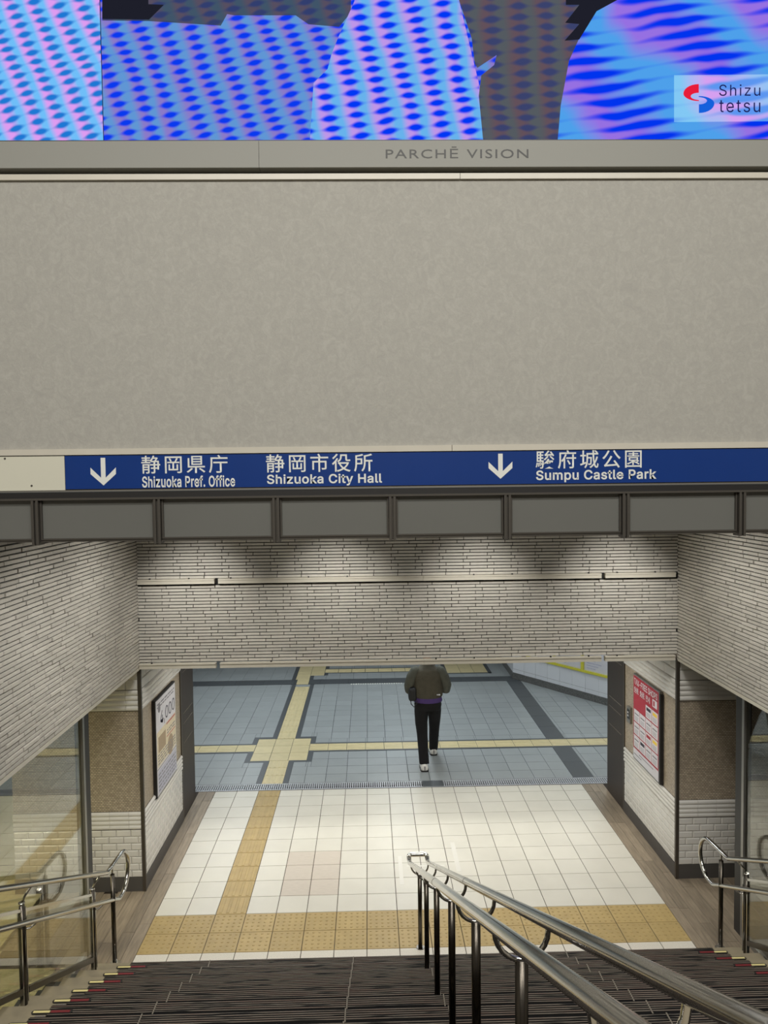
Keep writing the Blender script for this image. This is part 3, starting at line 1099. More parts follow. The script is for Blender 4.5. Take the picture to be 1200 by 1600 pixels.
# centre rail: posts under two parallel tubes
cr_ = empty('stair_handrail', (XC, 0, 0))
tag(cr_, 'centre handrail of twin steel tubes on dark posts down the middle of the stairs', 'handrail',)
RZ = lambda y: 0.79 - 0.4875 * y
XA, XB = XC - 0.085, XC + 0.085
YE = -5.75
def railpath(x):
    p = [(x, -6.5, RZ(YE)), (x, YE - 0.02, RZ(YE)), (x, YE + 0.05, RZ(YE + 0.05))]
    p += [(x, y, RZ(y)) for y in (-4.5, -3.0, -1.5, -0.3, 0.0, 0.06)]
    p += [(x, 0.10, RZ(0.09)), (x, 0.15, RZ(0.115)), (x, 0.20, 0.728)]
    return p
MB().tube(railpath(XA), 0.0205, 20).build('rail_tube', M['steel'], cr_)
MB().tube(railpath(XB), 0.0205, 20).build('rail_tube', M['steel'], cr_)
zz = 0.728
endp = [(XA, 0.18, zz)] + arc(lambda t: (XA + 0.035 - 0.035 * math.cos(t), 0.245 + 0.035 * math.sin(t), zz), 0, PI / 2, 5) + \
       arc(lambda t: (XB - 0.035 + 0.035 * math.sin(t), 0.245 + 0.035 * math.cos(t), zz), 0, PI / 2, 5) + [(XB, 0.18, zz)]
MB().tube(endp, 0.021, 16).build('end_loop', M['polished'], cr_)
for x in (XA, XB):
    MB().tube([(x, -2.62, RZ(-2.62)), (x, -2.64, RZ(-2.64))], 0.0212, 20).build('joint_sleeve', M['polished'], cr_)
for i in range(7):
    y = 0.0 - 0.93 * i
    if i == 1: y = -0.80
    if i > 1: y = -0.80 - 0.93 * (i - 1)
    if y < N0 + 0.02:
        k = min(int((N0 - y) / T) + 1, NST)
        zb = H * k
    else: zb = 0
    zt = RZ(y) - 0.10
    po = MB().tube([(XC, y, zb), (XC, y, zt)], 0.0195, 16).build('post', M['darksteel'], cr_)
    MB().tube([(XC, y, zb), (XC, y, zb + 0.006)], 0.038, 20).build('base_flange', M['darksteel'], po)
    ub = []
    for t in range(0, 13):
        an = PI + PI * t / 12
        ub.append((XC + 0.078 * math.cos(an), y, RZ(y) - 0.02 + 0.085 * math.sin(an)))
    ub = [(ub[0][0] - 0.002, y, RZ(y))] + ub + [(ub[-1][0] + 0.002, y, RZ(y))]
    MB().tube(ub, 0.0085, 10).build('rail_bracket', M['polished'], cr_)


def side_rail(side):
    s = 1 if side == 'left' else -1
    xr = -2.245 if side == 'left' else 3.205
    xp = -2.315 if side == 'left' else 3.285
    lab = {'left': 'steel handrail with looped end and glass infill on the left edge of the stairs',
           'right': 'steel handrail with looped end and glass infill on the right edge of the stairs'}[side]
    root = empty('side_handrail', (xr, -0.13, 0))
    tag(root, lab, 'handrail', )
    U = lambda y: 0.915 - 0.484 * (y + 0.278)
    Lw = lambda y: 0.525 - 0.484 * (y + 0.0)
    zc, yc, rr = 0.70, 0.10, 0.19
    path = [(xr, -5.9, U(-5.9)), (xr, -4, U(-4)), (xr, -2, U(-2)), (xr, -0.36, U(-0.36)), (xr, -0.30, U(-0.30)), (xr, -0.26, 0.905), (xr, -0.20, 0.902), (xr, -0.02, 0.895)]
    path += arc(lambda t: (xr, yc + rr * math.sin(t), zc + rr * math.cos(t)), 0.1, PI - 0.12, 16)
    path += [(xr, 0.02, 0.512), (xr, -0.02, 0.53), (xr, -0.08, Lw(-0.08)), (xr, -2, Lw(-2)), (xr, -4, Lw(-4)), (xr, -5.9, Lw(-5.9))]
    MB().tube(path, 0.0190, 16).build('rail_tube', M['steel'], root)
    fp = MB().tube([(xr, -0.13, 0), (xr, -0.13, 0.82)], 0.0195, 16).build('post', M['darksteel'], root)
    MB().tube([(xr, -0.13, 0.0), (xr, -0.13, 0.012)], 0.048, 20).build('base_flange', M['polished'], fp)
    MB().tube([(xr, -0.13, 0.82), (xr, -0.13, 0.895)], 0.009, 10).build('pin', M['polished'], fp)
    # glazed balustrade
    b = root
    ys = [-0.42 - 1.24 * i for i in range(5)]
    for y in ys:
        k = int((N0 - y) / T) + 1
        zb = H * k
        zt = nose(y) + 0.66
        pp = MB().tube([(xp, y, zb), (xp, y, zt)], 0.019, 14).build('post', M['darksteel'], b)
        for dy in (-0.034, 0.034):
            MB().box(xp - 0.012, xp + 0.012, y + dy - 0.006, y + dy + 0.006, zb, zt - 0.04).build('clamp_bar', M['steel'], b)
        MB().tube([(xp, y, zt), (xp + s * 0.02, y, zt + 0.05), (xr, y, U(y) - 0.012)], 0.0075, 10).build('rail_pin', M['polished'], b)
        MB().tube([(xp, y, zt), (xp, y, zt + 0.012)], 0.022, 14).build('post_cap', M['polished'], b)
        hz = Lw(y)
        hook = arc(lambda t: (xp + s * (0.0 + 0.07 * (1 - math.cos(t)) / 1.0), y + 0.03 + 0.05 * math.sin(t), hz - 0.055 + 0.05 * (1 - math.cos(t)) ), 0, PI / 2, 6)
        MB().tube([(xp, y, hz - 0.055), (xp + s * 0.04, y + 0.02, hz - 0.06), (xp + s * 0.066, y + 0.045, hz - 0.045), (xr, y + 0.05, hz - 0.02)], 0.0075, 10).build('rail_hook', M['polished'], b)
    for i in range(len(ys) - 1):
        y0, y1 = ys[i] - 0.04, ys[i + 1] + 0.04
        zt = lambda y: nose(y) + 0.605
        zb_ = lambda y: nose(y) + 0.035
        def bar(fz, hh, w_, n, m):
            pts = [(xp - w_ / 2, y0, fz(y0)), (xp - w_ / 2, y1, fz(y1)), (xp - w_ / 2, y1, fz(y1) + hh), (xp - w_ / 2, y0, fz(y0) + hh)]
            return MB().prism(pts, (w_, 0, 0)).build(n, m, b)
        bar(zt, 0.022, 0.024, 'top_bar', M['steel'])
        bar(zb_, 0.045, 0.03, 'bottom_bar', M['darksteel'])
        pts = [(xp - 0.003, y0, zb_(y0) + 0.04), (xp - 0.003, y1, zb_(y1) + 0.04), (xp - 0.003, y1, zt(y1)), (xp - 0.003, y0, zt(y0))]
        MB().prism(pts, (0.006, 0, 0)).build('glass_pane', M['rail_glass'], b)


side_rail('left')
side_rail('right')

# ================================================================== SIGN AND BARRIER
ds = empty('direction_sign', (0.16, YF, 4.245))
tag(ds, 'long blue direction sign with white arrows and place names under the plain wall', 'sign')
boxo('sign_board', (-5.5, 6.5, YF - 0.004, YF + 0.10, 4.244, 4.449), M['darksteel'], ds)
boxo('blank_panel', (-5.5, -1.716, YF - 0.012, YF - 0.004, 4.247, 4.447), M['signcream'], ds)
bl = boxo('blue_panel', (-1.713, 6.5, YF - 0.012, YF - 0.004, 4.252, 4.447), M['blue'], ds)
for xx in (-2.06,):
    MB().tube([(xx + 0.15, YF - 0.014, 4.275), (xx + 0.15, YF - 0.010, 4.275)], 0.006, 10).build('screw', M['mullion'], ds)
    MB().tube([(xx, YF - 0.014, 4.435), (xx, YF - 0.010, 4.435)], 0.006, 10).build('screw', M['mullion'], ds)
boxo('lower_lip', (-5.5, 6.5, YF - 0.02, YF + 0.1, 4.236, 4.246), M['alu'], ds)
yT = YF - 0.0135


def arrow(cx, z0, z1, w_):
    t = 0.027
    q = (z1 - z0)
    zm = z0 + 0.60 * w_
    p = [(cx - t / 2, z1), (cx - t / 2, z0 + 0.045), (cx - w_ / 2, zm + 0.016), (cx - w_ / 2, zm - 0.022), (cx, z0),
         (cx + w_ / 2, zm - 0.022), (cx + w_ / 2, zm + 0.016), (cx + t / 2, z0 + 0.045), (cx + t / 2, z1)]
    mb = MB()
    mb.prism([(x, yT + 0.001, z) for x, z in p], (0, -0.001, 0))
    mb.build('arrow', M['signwhite'], ds)


arrow(-1.491, 4.272, 4.434, 0.148)
arrow(0.850, 4.284, 4.445 - 0.012, 0.142)
S = 'lettering'
text('静岡県庁', S, M['signwhite'], ds, -1.268, yT, 4.338, 0.106, 0.505, bold=0.006, spacing=1.25)
text('Shizuoka Pref. Office', S, M['signwhite'], ds, -1.266, yT, 4.256, 0.068, 0.545, bold=0.018, spacing=1.05)
text('静岡市役所', S, M['signwhite'], ds, -0.538, yT, 4.336, 0.108, 0.628, bold=0.006, spacing=1.25)
text('Shizuoka City Hall', S, M['signwhite'], ds, -0.534, yT, 4.255, 0.070, 0.680, bold=0.018, spacing=1.05)
text('駿府城公園', S, M['signwhite'], ds, 1.060, yT, 4.340, 0.110, 0.635, bold=0.006, spacing=1.25)
text('Sumpu Castle Park', S, M['signwhite'], ds, 1.062, yT, 4.259, 0.072, 0.722, bold=0.018, spacing=1.05)

gb = empty('glass_barrier', (0.49, YF, 3.945))
tag(gb, 'row of frosted grey barrier panes between thin metal mullions hanging below the blue sign', 'barrier')
boxo('top_rail', (-5.5, 6.5, YF - 0.015, YF + 0.06, 4.195, 4.232), M['black'], gb)
boxo('top_channel', (-5.5, 6.5, YF - 0.03, YF + 0.06, 4.188, 4.200), M['mullion'], gb)
boxo('bottom_rail', (-5.5, 6.5, YF + 0.004, YF + 0.04, 3.940, 3.953), M['mullion'], gb)
mx = [-1.892 - 0.705 * i for i in range(5, 0, -1)] + [-1.892, -1.181, -0.483, 0.205, 0.889, 1.598, 2.300] + [2.300 + 0.705 * i for i in range(1, 6)]
for i, x in enumerate(mx):
    mu = MB().box(x - 0.020, x - 0.006, YF - 0.028, YF + 0.05, 3.925, 4.19).box(x + 0.006, x + 0.020, YF - 0.028, YF + 0.05, 3.925, 4.19) \
        .box(x - 0.006, x + 0.006, YF - 0.012, YF + 0.04, 3.93, 4.19).build('mullion', M['mullion'], gb)
    if i < len(mx) - 1:
        x1 = mx[i + 1]
        fp = boxo('frosted_pane', (x + 0.022, x1 - 0.022, YF + 0.010, YF + 0.022, 3.953, 4.188), M['frost'], gb)
        tg_ = MB().box(x + 0.022, x1 - 0.022, YF - 0.004, YF + 0.010, 3.953, 3.962).box(x + 0.022, x + 0.032, YF - 0.004, YF + 0.01, 3.962, 4.188) \
            .box(x1 - 0.032, x1 - 0.022, YF - 0.004, YF + 0.01, 3.962, 4.188).build('gasket', M['mullion'], gb)

# ================================================================== LED SCREEN
ls = empty('led_screen', (0.5, YF, 6.1))
tag(ls, 'large lit video screen showing a blue and pink moire above the plain wall', 'screen')
bz = MB().box(-5.5, -0.542, YF - 0.05, YF + 0.12, 6.088, 6.238).box(-0.540, 6.5, YF - 0.05, YF + 0.12, 6.088, 6.238).build('bezel', M['bezel'], ls)
boxo('bezel_shadow_gap', (-5.5, 6.5, YF - 0.04, YF + 0.12, 6.238, 6.247), M['black'], ls)
text('PARCHĒ VISION', S, M['letter'], bz, 0.188, YF - 0.0515, 6.137, 0.066, 0.826, bold=0.0, spacing=1.15, font=False)
ST = 6.95
A = {}
A['main'] = led_mat('screen_dots', (7.0, 2.5), (-4.0, 18.0), ((10, 58, 238), (138, 122, 200), (96, 150, 212)))
A['left'] = led_mat('screen_pale', (7.4, 3.0), (-5.0, 18.0), ((30, 120, 212), (222, 156, 240), (112, 190, 248)))
A['mid'] = led_mat('screen_mid', (6.3, 1.5), (-2.2, 16.5), ((0, 56, 244), (190, 150, 232), (104, 178, 236)))
A['right'] = led_mat('screen_stripes', (1.3, 1.2), (-1.6, 12.5), ((0, 52, 238), (150, 112, 226), (78, 160, 234)))
A['dark'] = led_mat('screen_dim', (7.0, 2.5), (-4.0, 18.0), ((50, 62, 110), (86, 78, 96), (64, 84, 104)))
A['brown'] = led_mat('screen_brown', (6.5, 0.5), (-0.6, 16.0), ((58, 66, 108), (98, 80, 90), (84, 90, 96)))
A['black'] = emit('screen_black', (30, 31, 42))
A['logo_bg'] = led_mat('screen_logo_field', (1.3, 1.2), (-1.6, 12.5), ((92, 150, 240), (214, 160, 240), (130, 200, 244)))
yS = YF - 0.03


def sp(x, y):
    """photo pixel on the screen plane -> (X, Z) in metres (the plane stands at YF)"""
    d = _f + RR * ((x - 600) / F_PX) - UU * ((y - 800) / F_PX)
    t = (yS - CAM.y) / d.y
    return CAM.x + d.x * t, CAM.z + d.z * t


def region(name, pts, m, lift, raw=False):
    q = [(*(p if raw else sp(*p)),) for p in pts]
    return MB().prism([(x, yS, z) for x, z in q], (0, -lift * 3, 0)).build(name, m, ls)


boxo('display', (-5.5, 6.5, yS, YF + 0.1, 6.247, ST + 0.6), A['main'], ls)
xl, zl = sp(156, 0)
boxo('picture', (-5.5, sp(159, 110)[0] - 0.002, yS - 0.0006, yS, 6.247, ST + 0.6), A['left'], ls)
boxo('picture_edge', (sp(159, 110)[0] - 0.002, sp(159, 110)[0] + 0.002, yS - 0.0008, yS, 6.247, ST + 0.6), A['black'], ls)
region('picture', [(160, -260), (160, 32), (233, 33), (345, 40), (355, 22), (366, 24), (462, 24), (482, 38), (530, 42), (548, 20), (552, -260)], A['dark'], 0.0006)
region('picture', [(160, -260), (160, 30), (233, 31), (256, 8), (232, 7), (232, -260)], A['black'], 0.0010)
region('picture', [(552, -260), (554, 2), (528, 60), (518, 85), (512, 108), (490, 130), (484, 222), (756, 222), (748, 130), (737, 85), (717, 0), (714, -260)], A['mid'], 0.0007)
region('picture', [(714, -260), (717, 0), (737, 60), (742, 100), (746, 106), (776, 86), (772, 102), (752, 118), (748, 150), (755, 222), (871, 222), (876, 165),
                   (889, 95), (905, 60), (932, 18), (965, 0), (965, -260)], A['brown'], 0.0008)
region('picture', [(884, -260), (884, 8), (905, 8), (883, 36), (905, 38), (882, 64), (905, 62), (932, 18), (965, 0), (965, -260)], A['black'], 0.0011)
q = [sp(871, 222), sp(876, 165), sp(889, 95), sp(905, 60), sp(932, 18), sp(965, 0), sp(968, -260)]
region('picture', q + [(6.5, q[-1][1]), (6.5, q[0][1])], A['right'], 0.0007, raw=True)
lg = region('logo_field', [(1053, 118), (1053, 191), (1290, 189), (1290, 116)], A['logo_bg'], 0.0012)
LR, LB, LK = emit('logo_red', (232, 28, 58)), emit('logo_blue', (20, 96, 220)), emit('logo_ink', (26, 26, 84))
cxp = lambda x, y: sp(1040 + x / 7.5, 100 + y / 7.5)
red = [(385, 240)] + [(385 - 180 * math.sin(t), 350 - 110 * math.cos(t) if t < PI / 2 else 350 - 88 * math.cos(t)) for t in [PI * i / 14 for i in range(1, 14)]] + [(387, 438), (387, 428)] + \
      [(385 - 95 * math.sin(t), 383 + 42 * math.cos(t)) for t in [0.2 + (PI - 0.4) * i / 8 for i in range(0, 9)]] + [(385, 341)]
region('logo_mark', [cxp(*p) for p in red], LR, 0.0016, raw=True)
blu = [(772 - x, 818 - y) for x, y in red]
region('logo_mark', [cxp(*p) for p in blu], LB, 0.0016, raw=True)
a, b = cxp(622, 380), cxp(1105, 245)
text('Shizu', S, LK, lg, a[0], yS - 0.0056, a[1], b[1] - a[1], b[0] - a[0], bold=0.0, spacing=1.15)
a, b = cxp(622, 572), cxp(1105, 430)
text('tetsu', S, LK, lg, a[0], yS - 0.0056, a[1], b[1] - a[1], b[0] - a[0], bold=0.0, spacing=1.15)

# ================================================================== POSTERS, SWITCH
def poster_left():
    x = XL + 0.03
    y0, y1, z0, z1 = 1.47, 2.31, 0.80, 1.89
    r = empty('poster', (x, (y0 + y1) / 2, z0))
    tag(r, 'pale framed poster with large 4,000 figures on the left pier', 'poster')
    boxo('frame', (XL - 0.01, x, y0, y1, z0, z1), M['black'], r)
    boxo('sheet', (x, x + 0.003, y0 + 0.02, y1 - 0.015, z0 + 0.015, z1 - 0.015), M['poster_white'], r)
    def pr(u0, u1, v0, v1, m, n='print', e=0.0006):
        boxo(n, (x + 0.003, x + 0.003 + e, y0 + u0 * (y1 - y0), y0 + u1 * (y1 - y0), z0 + v0 * (z1 - z0), z0 + v1 * (z1 - z0)), m, r)
    pr(0.04, 0.97, 0.30, 0.66, M['poster_cream'])
    pr(0.06, 0.97, 0.03, 0.26, M['poster_lilac'])
    pr(0.03, 0.97, 0.275, 0.285, M['poster_grey'])
    pr(0.10, 0.45, 0.44, 0.60, M['poster_tan'], e=0.001)
    pr(0.50, 0.95, 0.635, 0.65, M['poster_red'], e=0.001)
    pr(0.50, 0.95, 0.50, 0.51, M['poster_red'], e=0.001)
    rr = random.Random(4)
    for v in (0.05, 0.09, 0.13, 0.17, 0.21, 0.32, 0.35, 0.38, 0.41, 0.53, 0.56, 0.90, 0.93):
        u = 0.08 if v < 0.43 or v > 0.8 else 0.52
        while u < 0.9:
            w_ = rr.uniform(0.05, 0.16)
            pr(u, min(u + w_, 0.93), v, v + 0.014, M['poster_grey'], 'print_line', 0.0012)
            u += w_ + 0.03
    # round seal
    pts = [(x + 0.003, y0 + 0.68 * (y1 - y0) + 0.12 * math.cos(t), z0 + 0.38 * (z1 - z0) + 0.12 * math.sin(t)) for t in [2 * PI * i / 20 for i in range(20)]]
    MB().prism(pts, (0.0009, 0, 0)).build('print_seal', M['poster_tan'], r)
    pts = [(x + 0.003, y0 + 0.17 * (y1 - y0) + 0.05 * math.cos(t), z0 + 0.89 * (z1 - z0) + 0.05 * math.sin(t)) for t in [2 * PI * i / 16 for i in range(16)]]
    MB().prism(pts, (0.0009, 0, 0)).build('print_seal', M['poster_grey'], r)
    text('4,000', S, M['poster_ink'], r, x + 0.0045, y0 + 0.18, z0 + 0.74, 0.175, 0.60, axis='left')
poster_left()


def poster_right():
    x = XR - 0.03
    y0, y1, z0, z1 = 1.46, 2.27, 0.86, 1.90
    r = empty('poster', (x, (y0 + y1) / 2, z0))
    tag(r, 'red and white TAX-FREE SHOPS poster on the right pier', 'poster')
    boxo('frame', (x, XR + 0.01, y0, y1, z0, z1), M['alu'], r)
    boxo('frame_side', (x - 0.004, XR + 0.005, y0 - 0.03, y0, z0, z1 - 0.03), M['black'], r)
    boxo('sheet', (x - 0.003, x, y0 + 0.015, y1 - 0.015, z0 + 0.015, z1 - 0.015), M['poster_white'], r)
    W, Hh = y1 - y0, z1 - z0
    def pr(u0, u1, v0, v1, m, n='print', e=0.0006):   # u from the far (left as read) edge
        boxo(n, (x - 0.003 - e, x - 0.003, y1 - u1 * W, y1 - u0 * W, z0 + v0 * Hh, z0 + v1 * Hh), m, r)
    pr(0.02, 0.98, 0.13, 0.985, M['poster_red'])
    # shop cards: four columns by four rows, the first two of the top row left red
    for c in range(4):
        for q_ in range(4):
            if q_ == 0 and c < 2: continue
            u0 = 0.045 + c * 0.232; v1 = 0.745 - q_ * 0.152
            if q_ == 0: v1 += 0.0
            pr(u0, u0 + 0.218, v1 - 0.138, v1, M['poster_white'], 'print_card', 0.0012)
            hm = {(2, 0): M['poster_ink'], (3, 0): M['poster_yellow'], (3, 2): M['poster_yellow'], (1, 3): M['poster_ink'], (2, 2): M['poster_red']}.get((c, q_), M['poster_grey'])
            pr(u0 + 0.03, u0 + 0.19, v1 - 0.055, v1 - 0.02 if hm is not M['poster_grey'] else v1 - 0.04, hm, 'print_mark', 0.0018)
            for k in range(3):
                pr(u0 + 0.03, u0 + 0.17, v1 - 0.085 - 0.018 * k, v1 - 0.08 - 0.018 * k, M['poster_grey'], 'print_line', 0.0018)
    pr(0.25, 0.8, 0.09, 0.10, M['poster_grey']); pr(0.05, 0.35, 0.06, 0.07, M['poster_grey'])
    text('TAX-FREE SHOPS', S, M['poster_white'], r, x - 0.005, y1 - 0.04, z0 + 0.885 * Hh, 0.075, 0.72, axis='right', bold=0.015)
    text('免税  免税  면세', S, M['poster_white'], r, x - 0.005, y1 - 0.04, z0 + 0.785 * Hh, 0.078, 0.50, axis='right', bold=0.012)
    pr(0.76, 0.93, 0.785, 0.87, M['poster_white'], 'print_badge', 0.0012)
    pr(0.79, 0.84, 0.80, 0.855, M['poster_red'], 'print_badge', 0.0018)
poster_right()

sw = empty('switch_panel', (XR, 2.47, 1.24))
tag(sw, 'small grey switch panel beside the shutter post on the right pier', 'switch')
boxo('plate', (XR - 0.02, XR + 0.01, 2.41, 2.53, 1.22, 1.42), M['alu'], sw)
boxo('inset', (XR - 0.023, XR - 0.02, 2.43, 2.51, 1.27, 1.39), M['darksteel'], sw)
for z in (1.30, 1.34):
    boxo('button', (XR - 0.027, XR - 0.023, 2.455, 2.485, z, z + 0.02), M['poster_white'], sw)

# ================================================================== PERSON
def skin(name, verts, edges, m, parent, sub=2):
    """verts: (x,y,z,rx,ry)"""
    me = D.meshes.new(name)
    off = wloc(parent)
    me.from_pydata([Vector(v[:3]) - off for v in verts], edges, [])
    me.materials.append(m)
    o = D.objects.new(name, me)
    COL.objects.link(o)
    o.parent = parent
    md = o.modifiers.new('skin', 'SKIN')
    md.use_smooth_shade = True
    md.branch_smoothing = 0.5
    for i, v in enumerate(verts):
        sv = me.skin_vertices[0].data[i]
        sv.radius = (v[3], v[4] if len(v) > 4 else v[3])
        sv.use_root = (i == 0)
    s = o.modifiers.new('sub', 'SUBSURF')
    s.levels = sub; s.render_levels = sub
    return o


M['skin'] = mat('skin', (196, 150, 122), 0.55)
M['jacket'] = mat('jacket_olive', (72, 68, 56), 0.9, noise=0.14, nscale=14, bump=0.5, bscale=25)
M['sleeve'] = mat('jacket_sleeve', (76, 77, 68), 0.9, noise=0.1, nscale=14, bump=0.5, bscale=25)
M['purple'] = mat('shirt_purple', (72, 52, 108), 0.9, noise=0.1)
M['trousers'] = mat('trousers_black', (14, 13, 15), 0.95, bump=0.3, bscale=20)
M['shoe'] = mat('shoe_white', (222, 220, 214), 0.5, noise=0.05)
M['sole'] = mat('shoe_sole', (28, 28, 30), 0.7)
M['hair'] = mat('hair_black', (26, 22, 20), 0.7, bump=0.5, bscale=80)
M['bag'] = mat('bag_black', (22, 22, 24), 0.6)

PX, PY = 0.925, 4.40
pe = empty('person', (PX, PY, 0))
tag(pe, 'person walking away in an olive jacket, black trousers and white sneakers, seen from behind', 'person')
LFy, RFy = 4.10, 4.74     # heels: left foot behind, right foot ahead
LX, RX = 0.845, 1.035
# body: pelvis root, spine, neck, head, arms, legs (one continuous surface)
V = [(PX, PY, 0.93, 0.125, 0.09), (PX, PY + 0.01, 1.10, 0.125, 0.09), (PX, PY + 0.03, 1.28, 0.145, 0.095), (PX, PY + 0.04, 1.40, 0.12, 0.08),
     (PX, PY + 0.06, 1.49, 0.055, 0.055), (PX, PY + 0.09, 1.57, 0.062, 0.07), (PX, PY + 0.11, 1.66, 0.074, 0.088), (PX, PY + 0.10, 1.72, 0.045, 0.055),
     # left arm 8..
     (PX - 0.17, PY + 0.03, 1.38, 0.045), (PX - 0.27, PY + 0.0, 1.16, 0.040), (PX - 0.20, PY + 0.18, 1.11, 0.036), (PX - 0.10, PY + 0.30, 1.16, 0.026),
     # right arm 12..
     (PX + 0.17, PY + 0.03, 1.38, 0.045), (PX + 0.27, PY + 0.0, 1.16, 0.040), (PX + 0.20, PY + 0.18, 1.11, 0.036), (PX + 0.10, PY + 0.30, 1.16, 0.026),
     # left leg 16..
     (PX - 0.090, PY - 0.01, 0.84, 0.075), (LX - 0.018, PY - 0.08, 0.50, 0.052), (LX, LFy + 0.05, 0.12, 0.036), (LX, LFy + 0.06, 0.05, 0.034), (LX - 0.005, LFy + 0.19, 0.03, 0.03),
     # right leg 21..
     (PX + 0.090, PY + 0.03, 0.84, 0.075), (RX, PY + 0.195, 0.50, 0.052), (RX, RFy + 0.05, 0.12, 0.036), (RX, RFy + 0.06, 0.05, 0.034), (RX + 0.01, RFy + 0.19, 0.03, 0.03)]
E_ = [(0, 1), (1, 2), (2, 3), (3, 4), (4, 5), (5, 6), (6, 7), (3, 8), (8, 9), (9, 10), (10, 11), (3, 12), (12, 13), (13, 14), (14, 15),
      (0, 16), (16, 17), (17, 18), (18, 19), (19, 20), (0, 21), (21, 22), (22, 23), (23, 24), (24, 25)]
body = skin('body', V, E_, M['skin'], pe)
# hands: palm plus five fingers each
for s in (-1, 1):
    px_, py_, pz_ = PX + s * 0.10, PY + 0.30, 1.16
    hv = [(px_, py_, pz_, 0.026, 0.018), (px_ - s * 0.03, py_ + 0.04, pz_ + 0.02, 0.036, 0.016)]
    he = [(0, 1)]
    for i in range(4):
        b0 = len(hv)
        dx = (i - 1.5) * 0.018
        L_ = (0.050, 0.058, 0.054, 0.042)[i]
        hv += [(px_ - s * 0.04, py_ + 0.055 + dx * 0.6, pz_ + 0.03 + dx, 0.0085), (px_ - s * (0.04 + L_ * 0.5), py_ + 0.07 + dx * 0.6, pz_ + 0.035 + dx, 0.0082),
               (px_ - s * (0.045 + L_ * 0.8), py_ + 0.055 + dx * 0.6, pz_ + 0.04 + dx, 0.0075)]
        he += [(1, b0), (b0, b0 + 1), (b0 + 1, b0 + 2)]
    b0 = len(hv)
    hv += [(px_ - s * 0.01, py_ + 0.03, pz_ + 0.05, 0.010), (px_ - s * 0.03, py_ + 0.035, pz_ + 0.085, 0.0085)]
    he += [(0, b0), (b0, b0 + 1)]
    skin('hand', hv, he, M['skin'], pe, 1)
# clothing: lofted shells fused by a voxel remesh
def loft(mb, rings, seg=20):
    """rings: (x,y,z,rx,ry) or centre + radius, horizontal ellipses"""
    R_ = [[mb.bm.verts.new((x + rx * math.cos(2 * PI * i / seg), y + ry * math.sin(2 * PI * i / seg), z)) for i in range(seg)] for x, y, z, rx, ry in rings]
    for i in range(len(R_) - 1):
        for j in range(seg):
            mb.bm.faces.new((R_[i][j], R_[i][(j + 1) % seg], R_[i + 1][(j + 1) % seg], R_[i + 1][j]))
    mb.bm.faces.new(R_[0][::-1]); mb.bm.faces.new(R_[-1])


def fuse(o, vox):
    md = o.modifiers.new('fuse', 'REMESH'); md.mode = 'VOXEL'; md.voxel_size = vox; md.use_smooth_shade = True
    sm_ = o.modifiers.new('smooth', 'SMOOTH'); sm_.factor = 0.5; sm_.iterations = 4
    return o


mb = MB()
loft(mb, [(PX, PY, 1.015, 0.200, 0.140), (PX, PY, 1.04, 0.222, 0.155), (PX, PY, 1.12, 0.232, 0.165), (PX, PY + 0.01, 1.24, 0.222, 0.155), (PX, PY + 0.02, 1.36, 0.215, 0.14),
          (PX, PY + 0.03, 1.43, 0.185, 0.12), (PX, PY + 0.045, 1.48, 0.11, 0.09), (PX, PY + 0.06, 1.52, 0.075, 0.075)])
fuse(mb.build('jacket', M['jacket'], pe), 0.012)
for s in (-1, 1):
    mb = MB()
    mb.tube([(PX + s * 0.13, PY + 0.03, 1.43), (PX + s * 0.19, PY + 0.02, 1.40), (PX + s * 0.245, PY, 1.32), (PX + s * 0.285, PY - 0.01, 1.20), (PX + s * 0.275, PY + 0.03, 1.12), (PX + s * 0.22, PY + 0.14, 1.10),
             (PX + s * 0.15, PY + 0.25, 1.13), (PX + s * 0.115, PY + 0.29, 1.155)],
            [0.070, 0.082, 0.078, 0.074, 0.072, 0.064, 0.052, 0.042], 16)
    fuse(mb.build('sleeve', M['sleeve'], pe), 0.012)
MB().box(PX + 0.12, PX + 0.17, PY - 0.168, PY - 0.14, 1.085, 1.095).build('back_print', M['poster_white'], pe)
mb = MB()
loft(mb, [(PX, PY, 0.955, 0.214, 0.150), (PX, PY, 0.97, 0.218, 0.152), (PX, PY, 1.03, 0.205, 0.142)])
mb.build('shirt_hem', M['purple'], pe)
mb = MB()
loft(mb, [(PX, PY, 0.83, 0.190, 0.135), (PX, PY, 0.90, 0.208, 0.145), (PX, PY, 0.99, 0.195, 0.135)])
mb.tube([(PX - 0.095, PY, 0.92), (PX - 0.100, PY - 0.01, 0.80), (LX - 0.025, PY - 0.04, 0.64), (LX - 0.015, PY - 0.08, 0.48), (LX - 0.01, LFy + 0.11, 0.26), (LX, LFy + 0.06, 0.085)],
        [0.105, 0.108, 0.094, 0.082, 0.076, 0.074], 18)
mb.tube([(PX + 0.095, PY + 0.01, 0.92), (PX + 0.100, PY + 0.05, 0.80), (RX + 0.0, PY + 0.14, 0.64), (RX + 0.0, PY + 0.20, 0.48), (RX, RFy - 0.02, 0.26), (RX, RFy + 0.05, 0.085)],
        [0.105, 0.106, 0.092, 0.080, 0.074, 0.070], 18)
fuse(mb.build('trousers', M['trousers'], pe), 0.012)
